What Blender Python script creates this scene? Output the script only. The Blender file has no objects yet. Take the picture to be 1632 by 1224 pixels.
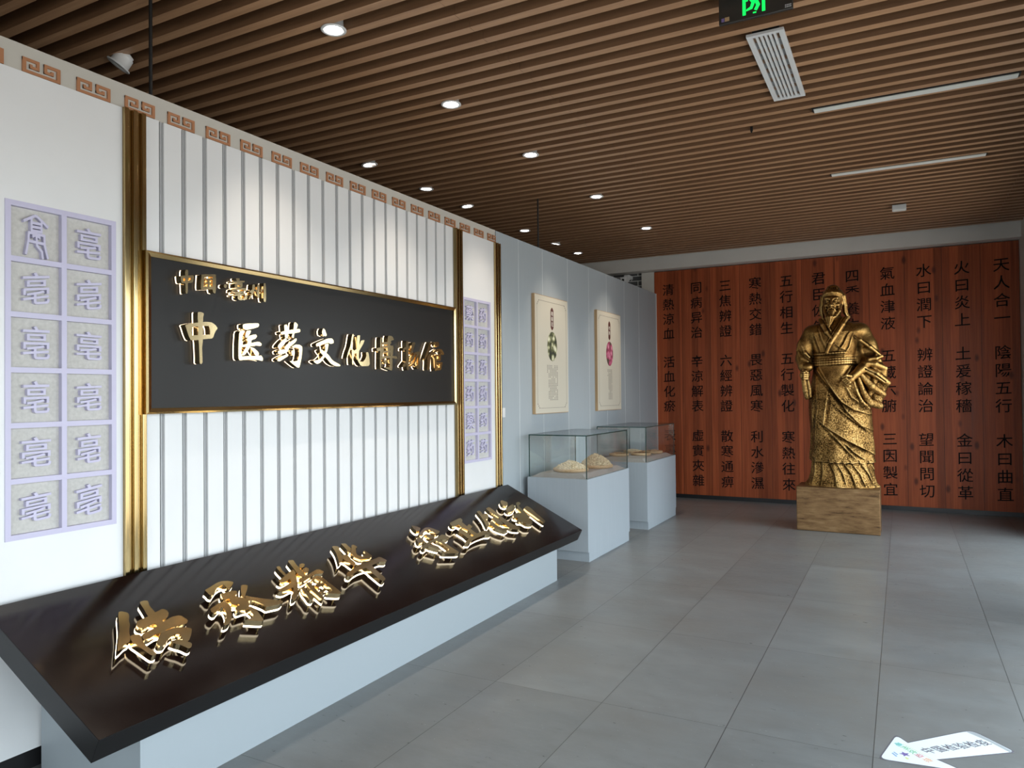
import bpy, bmesh, math, random
import numpy as np
from mathutils import Vector, Matrix
random.seed(7); rng = np.random.default_rng(5)
SC = bpy.context.scene; COL = SC.collection

# ---------------------------------------------------------------- camera
CAM_H = 1.53
YAW, PITCH, ROLL, FPX = 0.488285, 0.0141015, -0.0094361, 1170.08
cam = bpy.data.cameras.new('camera'); cam.sensor_width = 36.0
cam.lens = FPX * 36.0 / 1632.0; cam.clip_start = 0.05; cam.clip_end = 200
camo = bpy.data.objects.new('camera', cam); COL.objects.link(camo)
_f = Vector((-math.sin(YAW)*math.cos(PITCH), math.cos(YAW)*math.cos(PITCH), math.sin(PITCH)))
_r = Vector((math.cos(YAW), math.sin(YAW), 0)); _u = _r.cross(_f)
_r2 = _r*math.cos(ROLL) + _u*math.sin(ROLL); _u2 = -_r*math.sin(ROLL) + _u*math.cos(ROLL)
_m = Matrix.Identity(4)
for _i in range(3):
    _m[_i][0] = _r2[_i]; _m[_i][1] = _u2[_i]; _m[_i][2] = -_f[_i]
camo.matrix_world = Matrix.Translation((0, 0, CAM_H)) @ _m
SC.camera = camo

# ---------------------------------------------------------------- world, exposure
SC.view_settings.view_transform = 'Standard'; SC.view_settings.look = 'None'
SC.view_settings.gamma = 1.0; SC.view_settings.use_curve_mapping = False
SC.view_settings.exposure = 0.22
SC.cycles.max_bounces = 8; SC.cycles.diffuse_bounces = 5; SC.cycles.glossy_bounces = 4
SC.cycles.transparent_max_bounces = 16; SC.cycles.caustics_reflective = False
SC.cycles.sample_clamp_indirect = 6.0; SC.cycles.use_denoising = True
W = bpy.data.worlds.new('sky'); SC.world = W; W.use_nodes = True
nt = W.node_tree; nt.nodes.clear()
wo = nt.nodes.new('ShaderNodeOutputWorld'); bg = nt.nodes.new('ShaderNodeBackground')
tc = nt.nodes.new('ShaderNodeTexCoord'); sp = nt.nodes.new('ShaderNodeSeparateXYZ')
rp = nt.nodes.new('ShaderNodeValToRGB'); mr = nt.nodes.new('ShaderNodeMapRange')
nt.links.new(tc.outputs['Generated'], sp.inputs[0]); nt.links.new(sp.outputs['Z'], mr.inputs[0])
mr.inputs[1].default_value = -0.35; mr.inputs[2].default_value = 0.6
nt.links.new(mr.outputs[0], rp.inputs[0])
e = rp.color_ramp.elements
e[0].position = 0.0; e[0].color = (0.34, 0.33, 0.32, 1)
e[1].position = 1.0; e[1].color = (0.76, 0.88, 1.0, 1)
_e = e.new(0.33); _e.color = (0.46, 0.45, 0.44, 1)
_e = e.new(0.42); _e.color = (0.84, 0.90, 0.96, 1)
nt.links.new(rp.outputs[0], bg.inputs[0]); bg.inputs[1].default_value = 7.2
nt.links.new(bg.outputs[0], wo.inputs[0])
# daylight comes through the right-hand glazing (see wall_right), plus an added front opening (see wall_front)
WIN_R = [(-3.6, -1.0, 0.08, 2.75), (-0.4, 5.5, 0.08, 2.75), (6.35, 9.15, 0.08, 2.75)]   # y0,y1,z0,z1
FILL_F = [(-1.4, 1.1, 0.08, 2.75)]                                                       # x0,x1,z0,z1; unseen opening added as fill for faces turned to the camera
XR, YF, XL, YB = 1.268, -4.2, -7.6, 10.65
def portal(name, loc, rot, sx, sy):
    l = bpy.data.lights.new(name, 'AREA'); l.shape = 'RECTANGLE'; l.size = sx; l.size_y = sy
    l.cycles.is_portal = True
    o = bpy.data.objects.new(name, l); COL.objects.link(o); o.location = loc; o.rotation_euler = rot
for y0, y1, z0, z1 in WIN_R:
    portal('window_daylight', (XR+.14, (y0+y1)/2, (z0+z1)/2), (0, math.pi/2, 0), z1-z0, y1-y0)
for x0, x1, z0, z1 in FILL_F:
    portal('window_daylight', ((x0+x1)/2, YF-.14, (z0+z1)/2), (math.pi/2, 0, 0), x1-x0, z1-z0)  # sky portal for the added front fill opening

# ---------------------------------------------------------------- helpers
class MB:
    def __init__(s): s.v = []; s.f = []; s.mi = []
    def add(s, vs, fs, mi=0):
        b = len(s.v); s.v += [tuple(p) for p in vs]
        for f in fs: s.f.append(tuple(i+b for i in f)); s.mi.append(mi)
        return s
    def box(s, x0, x1, y0, y1, z0, z1, mi=0):
        vs = [(x, y, z) for z in (z0, z1) for y in (y0, y1) for x in (x0, x1)]
        return s.add(vs, [(0,2,3,1),(4,5,7,6),(0,1,5,4),(2,6,7,3),(0,4,6,2),(1,3,7,5)], mi)
    def frustum(s, b, t, z0, z1, mi=0):
        vs = [(b[0],b[2],z0),(b[1],b[2],z0),(b[1],b[3],z0),(b[0],b[3],z0),(t[0],t[2],z1),(t[1],t[2],z1),(t[1],t[3],z1),(t[0],t[3],z1)]
        return s.add(vs, [(3,2,1,0),(4,5,6,7),(0,1,5,4),(1,2,6,5),(2,3,7,6),(3,0,4,7)], mi)
    def prism(s, pts, fn, d0, d1, mi=0):
        n = len(pts)
        a = 0
        for i in range(n):
            x1, y1 = pts[i]; x2, y2 = pts[(i+1) % n]; a += x1*y2-x2*y1
        if a < 0: pts = pts[::-1]
        vs = [fn(u, v, d0) for u, v in pts] + [fn(u, v, d1) for u, v in pts]
        fs = [tuple(range(n-1, -1, -1)), tuple(range(n, 2*n))] + [(i, (i+1) % n, n+(i+1) % n, n+i) for i in range(n)]
        return s.add(vs, fs, mi)
    def tube(s, p0, p1, r0, r1=None, n=12, mi=0):
        r1 = r0 if r1 is None else r1
        p0 = Vector(p0); p1 = Vector(p1); d = (p1-p0).normalized()
        a = d.orthogonal().normalized(); b = d.cross(a)
        vs = []
        for p, r in ((p0, r0), (p1, r1)):
            vs += [p + a*(r*math.cos(2*math.pi*i/n)) + b*(r*math.sin(2*math.pi*i/n)) for i in range(n)]
        fs = [tuple(range(n-1, -1, -1)), tuple(range(n, 2*n))] + [(i, (i+1) % n, n+(i+1) % n, n+i) for i in range(n)]
        return s.add(vs, fs, mi)
    def lathe(s, prof, n=28, mi=0, cx=0, cy=0, cap=True):
        vs = []; m = len(prof)
        for r, z in prof:
            vs += [(cx+r*math.cos(2*math.pi*i/n), cy+r*math.sin(2*math.pi*i/n), z) for i in range(n)]
        fs = [(k*n+i, k*n+(i+1) % n, (k+1)*n+(i+1) % n, (k+1)*n+i) for k in range(m-1) for i in range(n)]
        if cap: fs += [tuple(range(n-1, -1, -1)), tuple(range((m-1)*n, m*n))]
        return s.add(vs, fs, mi)
    def mesh(s, name):
        me = bpy.data.meshes.new(name); me.from_pydata(s.v, [], s.f)
        me.polygons.foreach_set('material_index', s.mi)
        bm = bmesh.new(); bm.from_mesh(me)
        bmesh.ops.triangulate(bm, faces=[f for f in bm.faces if len(f.verts) > 4], ngon_method='EAR_CLIP')
        bmesh.ops.recalc_face_normals(bm, faces=bm.faces)
        bm.to_mesh(me); bm.free()
        return me
def link(name, me, mats, parent=None, smooth=False, bevel=0):
    if not isinstance(mats, (list, tuple)): mats = [mats]
    o = bpy.data.objects.new(name, me); COL.objects.link(o)
    for m in mats: me.materials.append(m)
    if smooth: me.polygons.foreach_set('use_smooth', [True]*len(me.polygons))
    if bevel:
        b = o.modifiers.new('bevel', 'BEVEL'); b.width = bevel; b.segments = 2; b.limit_method = 'ANGLE'
    if parent: o.parent = parent; o.matrix_parent_inverse = parent.matrix_basis.inverted()
    return o
def obj(name, mb, mats, parent=None, smooth=False, bevel=0):
    return link(name, mb.mesh(name), mats, parent, smooth, bevel)
def tag(o, label=None, cat=None, group=None, kind=None):
    if label: o['label'] = label
    if cat: o['category'] = cat
    if group: o['group'] = group
    if kind: o['kind'] = kind
    return o
def thing(name, label, cat, loc=(0,0,0), group=None):
    o = bpy.data.objects.new(name, None); COL.objects.link(o); o.location = loc
    o.empty_display_size = .1
    return tag(o, label, cat, group)
def struct(name, mb, mats, parent=None, bevel=0):
    return tag(obj(name, mb, mats, parent, False, bevel), kind='structure')

def mat(name, col, rough=.5, metal=0., spec=.5, emit=None, estr=0.):
    m = bpy.data.materials.new(name); m.use_nodes = True
    b = m.node_tree.nodes['Principled BSDF']
    b.inputs['Base Color'].default_value = (*col, 1); b.inputs['Roughness'].default_value = rough
    b.inputs['Metallic'].default_value = metal; b.inputs['Specular IOR Level'].default_value = spec
    if emit: b.inputs['Emission Color'].default_value = (*emit, 1); b.inputs['Emission Strength'].default_value = estr
    return m
class NT:
    """small node helper working on a material's world-position"""
    def __init__(s, m): s.m = m; s.t = m.node_tree; s.b = s.t.nodes['Principled BSDF']; s._p = None
    def n(s, kind, **kw):
        x = s.t.nodes.new('ShaderNode'+kind)
        for k, v in kw.items(): setattr(x, k, v)
        return x
    def l(s, a, b): s.t.links.new(a, b)
    def pos(s):
        if s._p is None:
            s._p = s.n('NewGeometry').outputs['Position']
        return s._p
    def scaled(s, sx, sy, sz, loc=(0,0,0)):
        x = s.n('Mapping'); s.l(s.pos(), x.inputs['Vector']); x.inputs['Scale'].default_value = (sx, sy, sz); x.inputs['Location'].default_value = loc
        return x.outputs[0]
    def noise(s, vec, scale=1, detail=4, rough=.55):
        x = s.n('TexNoise'); s.l(vec, x.inputs['Vector']); x.inputs['Scale'].default_value = scale
        x.inputs['Detail'].default_value = detail; x.inputs['Roughness'].default_value = rough
        return x.outputs['Fac']
    def ramp(s, fac, stops):
        x = s.n('ValToRGB'); s.l(fac, x.inputs[0]); e = x.color_ramp.elements
        while len(e) < len(stops): e.new(.5)
        for q, (p, c) in zip(e, stops):
            q.position = p; q.color = (*c, 1) if len(c) == 3 else c
        return x.outputs[0]
    def math(s, op, a, b=None, c=None):
        x = s.n('Math', operation=op)
        for i, q in enumerate((a, b, c)):
            if q is None: continue
            if isinstance(q, (int, float)): x.inputs[i].default_value = q
            else: s.l(q, x.inputs[i])
        return x.outputs[0]
    def xyz(s):
        x = s.n('SeparateXYZ'); s.l(s.pos(), x.inputs[0]); return x.outputs
    def mix(s, fac, a, b, mode='MIX'):
        x = s.n('Mix', data_type='RGBA', blend_type=mode)
        if isinstance(fac, (int, float)): x.inputs[0].default_value = fac
        else: s.l(fac, x.inputs[0])
        for i, q in ((6, a), (7, b)):
            if isinstance(q, tuple): x.inputs[i].default_value = (*q, 1)
            else: s.l(q, x.inputs[i])
        return x.outputs[2]
    def bump(s, h, strength=.2, dist=.01):
        x = s.n('Bump'); s.l(h, x.inputs['Height']); x.inputs['Strength'].default_value = strength; x.inputs['Distance'].default_value = dist
        s.l(x.outputs[0], s.b.inputs['Normal'])
    def color(s, c): s.l(c, s.b.inputs['Base Color'])

# ---------------------------------------------------------------- materials
def speckle(m, col, amt=.06, sc=(3,3,3), det=5):
    t = NT(m); f = t.noise(t.scaled(*sc), 1, det)
    t.color(t.ramp(f, [(.3, tuple(c*(1-amt) for c in col)), (.7, tuple(min(1, c*(1+amt)) for c in col))])); return t
M = {}
M['white'] = mat('white_panel', (.74,.75,.755), .38); speckle(M['white'], (.74,.75,.755), .02)
M['groove'] = mat('grey_groove', (.42,.43,.44), .4)
M['cream'] = mat('cream_wall', (.60,.57,.52), .7); speckle(M['cream'], (.60,.57,.52), .04)
M['beam'] = mat('beam_paint', (.66,.63,.59), .7); speckle(M['beam'], (.66,.63,.59), .03)
M['frieze'] = mat('beige_frieze', (.52,.50,.45), .5)
M['copper'] = mat('copper_relief', (.47,.22,.11), .42, .25)
M['lavender'] = mat('lavender_lacquer', (.53,.51,.67), .4)
M['linen'] = mat('grey_linen', (.53,.52,.49), .8)
_t = speckle(M['linen'], (.53,.52,.49), .08, (60,60,60), 3)
M['black'] = mat('black_paint', (.012,.012,.013), .35)
M['ink'] = mat('black_ink', (.008,.006,.006), .6, 0, .08)
M['plaque'] = mat('charcoal_plaque', (.016,.015,.014), .34, 0, .22)
M['board'] = mat('dark_brown_lacquer', (.007,.0032,.0028), .16, 0, .42)
_t = NT(M['board']); _f2 = _t.noise(_t.scaled(3, 3, 3), 1, 4); _t.l(_t.ramp(_f2, [(.3, (.11,)*3), (.75, (.2,)*3)]), _t.b.inputs['Roughness'])
M['edge'] = mat('black_edge_lacquer', (.009,.009,.0095), .35, 0, .3)
M['bluegrey'] = mat('pale_blue_laminate', (.38,.43,.46), .45)
_t = NT(M['bluegrey']); _x = _t.noise(_t.scaled(140, 140, 2.5), 1, 3); _t.color(_t.ramp(_x, [(.3, (.365,.415,.45)), (.7, (.395,.445,.475))]))
M['pedestal'] = mat('pale_blue_pedestal', (.37,.415,.45), .4)
_t = NT(M['pedestal']); _x = _t.noise(_t.scaled(150, 150, 2), 1, 3); _t.color(_t.ramp(_x, [(.3, (.355,.40,.435)), (.7, (.385,.43,.465))]))
M['plinth'] = mat('pale_blue_plinth', (.32,.36,.385), .4)
M['joint'] = mat('white_joint', (.68,.72,.73), .4)
M['metalwhite'] = mat('white_metal', (.72,.73,.73), .4)
M['diff'] = mat('milky_diffuser', (.78,.80,.76), .35)
M['dark'] = mat('dark_void', (.02,.018,.016), .8)
M['slab'] = mat('dark_ceiling_void', (.018,.015,.013), .9)
M['gold'] = mat('brushed_gold', (.52,.39,.19), .15, 1.0)
M['goldletter'] = mat('mirror_gold', (.52,.40,.22), .16, 1.0)
M['glow'] = mat('warm_led', (1,.9,.7), .5, 0, .5, (1.0,.83,.58), 6.0)
M['glow2'] = mat('warm_led_dim', (1,.9,.7), .5, 0, .5, (1.0,.74,.48), 3.5)
M['pin'] = mat('brass_pin', (.6,.42,.15), .3, 1.0)
M['lamp'] = mat('lamp_lens', (1,1,1), .4, 0, .5, (1.0,.96,.92), 30.0)
M['lampoff'] = mat('unlit_lens', (.7,.72,.72), .25)
M['rod'] = mat('black_rod', (.008,.008,.008), .5)
M['poster'] = mat('cream_paper', (.62,.58,.48), .6)
M['oak'] = mat('pale_oak', (.46,.31,.17), .5); 
_t = NT(M['oak']); _x = _t.noise(_t.scaled(60, 60, 3), 1, 4); _t.color(_t.ramp(_x, [(.3, (.40,.26,.13)), (.7, (.52,.36,.20))]))
M['maroon'] = mat('maroon_print', (.11,.035,.028), .6)
M['print'] = mat('dark_print', (.20,.175,.145), .7)
M['whiteprint'] = mat('white_print', (.8,.78,.7), .6)
M['greyfelt'] = mat('grey_cloth', (.36,.34,.33), .85); speckle(M['greyfelt'], (.36,.34,.33), .06, (40,40,40))
M['wicker'] = mat('woven_bamboo', (.56,.38,.22), .6)
_t = NT(M['wicker']); _x = _t.noise(_t.scaled(90, 90, 160), 1, 3); _t.color(_t.ramp(_x, [(.3, (.44,.27,.14)), (.7, (.64,.46,.28))]))
M['herb'] = mat('dried_herb_slices', (.74,.66,.50), .8); speckle(M['herb'], (.64,.53,.37), .30, (70,70,70), 2)
M['herbbrown'] = mat('brown_herb', (.28,.15,.08), .8); speckle(M['herbbrown'], (.28,.15,.08), .3, (60,60,60), 2)
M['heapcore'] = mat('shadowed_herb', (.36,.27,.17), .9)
M['herbtan'] = mat('tan_herb', (.52,.34,.20), .8); speckle(M['herbtan'], (.5,.33,.2), .25, (60,60,60), 2)
M['exit'] = mat('exit_panel', (.035,.033,.03), .22)
M['exitgreen'] = mat('exit_green', (.02,.6,.1), .5, 0, .5, (.0,1.0,.12), .9)
M['sticker'] = mat('sticker_white', (.78,.84,.86), .35)
M['stickergrey'] = mat('sticker_grey', (.40,.42,.43), .4)
M['floorink'] = mat('sticker_ink', (.14,.13,.15), .5)
for k, c in dict(teal=(.25,.62,.58), green=(.22,.5,.28), red=(.62,.22,.22), orange=(.75,.42,.25), purple=(.18,.13,.34), blue=(.25,.40,.62), lime=(.6,.66,.25)).items(): M[k] = mat('sticker_'+k, c, .5)
# glass
def glass(name, tint):
    m = bpy.data.materials.new(name); m.use_nodes = True; t = m.node_tree; t.nodes.remove(t.nodes['Principled BSDF'])
    o = t.nodes['Material Output']; mx = t.nodes.new('ShaderNodeMixShader'); tr = t.nodes.new('ShaderNodeBsdfTransparent'); gl = t.nodes.new('ShaderNodeBsdfGlossy')
    lw = t.nodes.new('ShaderNodeLayerWeight'); pw = t.nodes.new('ShaderNodeMath'); pw.operation = 'POWER'; pw.inputs[1].default_value = 4.5; t.links.new(lw.outputs['Facing'], pw.inputs[0])
    fr = t.nodes.new('ShaderNodeMath'); fr.operation = 'MULTIPLY_ADD'; fr.inputs[1].default_value = .9; fr.inputs[2].default_value = .045; t.links.new(pw.outputs[0], fr.inputs[0]); lw.inputs['Blend'].default_value = .5; tr.inputs[0].default_value = (*tint, 1); gl.inputs['Roughness'].default_value = .02
    t.links.new(fr.outputs[0], mx.inputs[0]); t.links.new(tr.outputs[0], mx.inputs[1]); t.links.new(gl.outputs[0], mx.inputs[2]); t.links.new(mx.outputs[0], o.inputs[0])
    return m
M['glass'] = glass('clear_glass', (.978,.994,.99))
M['glassedge'] = mat('green_glass_edge', (.012,.05,.045), .15)
# floor tiles
m = M['floor'] = mat('grey_stone_tile', (.2,.21,.2), .32); t = NT(m)
X, Y, Z = t.xyz()
TX, TY, OX, OY = .603, 1.187, -.130, 3.430
def cell(t, c, o, p):
    q = t.math('DIVIDE', t.math('SUBTRACT', c, o), p); fl = t.math('FLOOR', q); fr = t.math('SUBTRACT', q, fl)
    d = t.math('MULTIPLY', t.math('MINIMUM', fr, t.math('SUBTRACT', 1.0, fr)), p); return fl, d
fx, dx = cell(t, X, OX, TX); fy, dy = cell(t, Y, OY, TY)
line = t.math('LESS_THAN', t.math('MINIMUM', dx, t.math('MULTIPLY', dy, 1.25)), .0016)
cb = t.n('CombineXYZ'); t.l(fx, cb.inputs[0]); t.l(fy, cb.inputs[1])
wn = t.n('TexWhiteNoise', noise_dimensions='3D'); t.l(cb.outputs[0], wn.inputs['Vector'])
off = t.n('VectorMath', operation='SCALE'); t.l(wn.outputs['Color'], off.inputs[0]); off.inputs['Scale'].default_value = 20
ad = t.n('VectorMath', operation='ADD'); t.l(t.pos(), ad.inputs[0]); t.l(off.outputs[0], ad.inputs[1])
mp = t.n('Mapping'); t.l(ad.outputs[0], mp.inputs[0]); mp.inputs['Scale'].default_value = (2.2, 5.0, 3)
n1 = t.noise(mp.outputs[0], 1, 8, .62)
mp2 = t.n('Mapping'); t.l(ad.outputs[0], mp2.inputs[0]); mp2.inputs['Scale'].default_value = (14, 40, 10)
n2 = t.noise(mp2.outputs[0], 1, 5, .7)
FC = (.180,.184,.180)
c = t.ramp(n1, [(.25, tuple(v*.78 for v in FC)), (.5, FC), (.75, tuple(v*1.22 for v in FC))])
c = t.mix(.35, c, t.ramp(n2, [(.22, (.140,.145,.142)), (.75, (.27,.28,.275))]))
br = t.noise(t.scaled(1.1, 1.7, 1), 1, 5, .6)
c = t.mix(t.ramp(br, [(.42, (0,0,0)), (.72, (.55,.55,.55))]), c, (.165,.150,.132))
vr = t.math('MULTIPLY_ADD', wn.outputs['Value'], .16, .92)
c = t.mix(1.0, c, vr, 'MULTIPLY')
dust = t.math('GREATER_THAN', t.noise(t.scaled(70,70,70), 1, 2, .5), .735)
c = t.mix(t.math('MULTIPLY', dust, .35), c, (.5,.52,.5))
c = t.mix(line, c, (.045,.045,.042)); t.color(c)
t.l(t.ramp(n2, [(.3, (.27,)*3), (.7, (.40,)*3)]), t.b.inputs['Roughness'])
# ceiling slats
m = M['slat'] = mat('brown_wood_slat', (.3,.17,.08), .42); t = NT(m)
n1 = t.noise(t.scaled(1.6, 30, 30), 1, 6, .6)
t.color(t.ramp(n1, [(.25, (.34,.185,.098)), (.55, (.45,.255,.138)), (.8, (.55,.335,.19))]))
m = M['slatside'] = mat('dark_stained_slat_side', (.2,.1,.05), .5); t = NT(m)  # side faces coloured darker and redder than the undersides
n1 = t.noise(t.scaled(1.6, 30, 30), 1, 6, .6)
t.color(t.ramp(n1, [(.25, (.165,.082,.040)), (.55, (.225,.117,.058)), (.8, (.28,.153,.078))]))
# timber wall planks
m = M['timber'] = mat('red_timber', (.3,.09,.04), .42, 0, .22); t = NT(m); X, Y, Z = t.xyz()
fx, dx = cell(t, X, -2.822, .41)
strip = t.math('FLOOR', t.math('DIVIDE', t.math('ADD', X, t.math('MULTIPLY', fx, .013)), .0925))
cb = t.n('CombineXYZ'); t.l(fx, cb.inputs[0]); t.l(strip, cb.inputs[1])
wn = t.n('TexWhiteNoise'); t.l(cb.outputs[0], wn.inputs['Vector'])
g = t.noise(t.scaled(38, 10, 1.3), 1, 6, .65)
base = t.ramp(g, [(.25, (.20,.042,.014)), (.5, (.30,.066,.022)), (.78, (.40,.100,.034))])
base = t.mix(1.0, base, t.math('MULTIPLY_ADD', wn.outputs['Value'], .55, .74), 'MULTIPLY')
vo = t.n('TexVoronoi'); t.l(t.scaled(5.2, 1, 2.6), vo.inputs['Vector']); vo.inputs['Scale'].default_value = 1; vo.inputs['Randomness'].default_value = 1
knot = t.math('MULTIPLY', t.ramp(vo.outputs['Distance'], [(.07, (1,1,1)), (.17, (0,0,0))]), t.math('GREATER_THAN', vo.outputs['Color'], .42))
base = t.mix(t.math('MULTIPLY', knot, .8), base, (.06,.014,.008))
base = t.mix(t.math('LESS_THAN', dx, .0022), base, (.04,.012,.008)); t.color(base)
t.l(t.ramp(g, [(.3, (.34,)*3), (.7, (.5,)*3)]), t.b.inputs['Roughness'])
# bricks
m = M['brick'] = mat('grey_brick', (.1,.1,.1), .8); t = NT(m); X, Y, Z = t.xyz(); cb = t.n('CombineXYZ'); t.l(X, cb.inputs[0]); t.l(Z, cb.inputs[1])
br = t.n('TexBrick'); t.l(cb.outputs[0], br.inputs['Vector']); br.inputs['Scale'].default_value = 1; br.inputs['Brick Width'].default_value = .2; br.inputs['Row Height'].default_value = .075; br.inputs['Mortar Size'].default_value = .006
br.inputs['Color1'].default_value = (.07,.072,.075,1); br.inputs['Color2'].default_value = (.11,.11,.11,1); br.inputs['Mortar'].default_value = (.6,.6,.58,1); t.color(br.outputs['Color'])
# bronze statue
m = M['bronze'] = mat('aged_gold_bronze', (.5,.36,.13), .36, .95); t = NT(m)
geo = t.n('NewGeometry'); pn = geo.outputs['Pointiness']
n1 = t.noise(t.scaled(80,80,80), 1, 3, .6); n2 = t.noise(t.scaled(6,6,6), 1, 4)
X, Y, Z = t.xyz()
rough = t.n('MapRange'); t.l(Z, rough.inputs[0])                 # the skirt is hammered, the upper figure smooth
for q, v in zip((1, 2, 3, 4), (1.78, 1.38, .22, 1.0)): rough.inputs[q].default_value = v
rough = rough.outputs[0]
h = t.math('MULTIPLY', t.math('SUBTRACT', n1, .5), rough)
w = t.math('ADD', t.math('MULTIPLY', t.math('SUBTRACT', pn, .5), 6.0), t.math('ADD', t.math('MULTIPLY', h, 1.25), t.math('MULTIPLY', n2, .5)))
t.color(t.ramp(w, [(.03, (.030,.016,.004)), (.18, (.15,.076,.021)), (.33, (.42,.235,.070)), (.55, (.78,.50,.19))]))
t.l(t.ramp(n1, [(.35, (.42,)*3), (.65, (.27,)*3)]), t.b.inputs['Roughness']); t.bump(h, .8, .012)
m = M['bronzebase'] = mat('brushed_bronze_plinth', (.3,.2,.08), .42, .75); t = NT(m)
n1 = t.noise(t.scaled(5, 5, 26), 1, 6, .7)
t.color(t.ramp(n1, [(.30, (.05,.026,.012)), (.42, (.19,.105,.045)), (.62, (.30,.178,.082)), (.8, (.37,.245,.13))]))
# flower photographs
def flower(name, cols, scale):
    m = M[name] = mat(name, cols[1], .6); t = NT(m); v = t.n('TexVoronoi'); t.l(t.scaled(scale, scale, scale), v.inputs['Vector']); v.inputs['Scale'].default_value = 1
    n = t.noise(t.scaled(scale*2.5,)*1 if False else t.scaled(scale*2.5, scale*2.5, scale*2.5), 1, 3)
    d = t.math('ADD', v.outputs['Distance'], t.math('MULTIPLY', t.math('SUBTRACT', n, .5), .6))
    t.color(t.ramp(d, [(.18, cols[2]), (.36, cols[1]), (.52, cols[0]), (.8, cols[3])]))
flower('chrysanthemum_photo', [(.16,.17,.08), (.62,.62,.40), (.82,.81,.66), (.03,.035,.025)], 15)
flower('peony_photo', [(.42,.06,.14), (.60,.16,.28), (.72,.35,.42), (.09,.07,.05)], 14)
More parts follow.
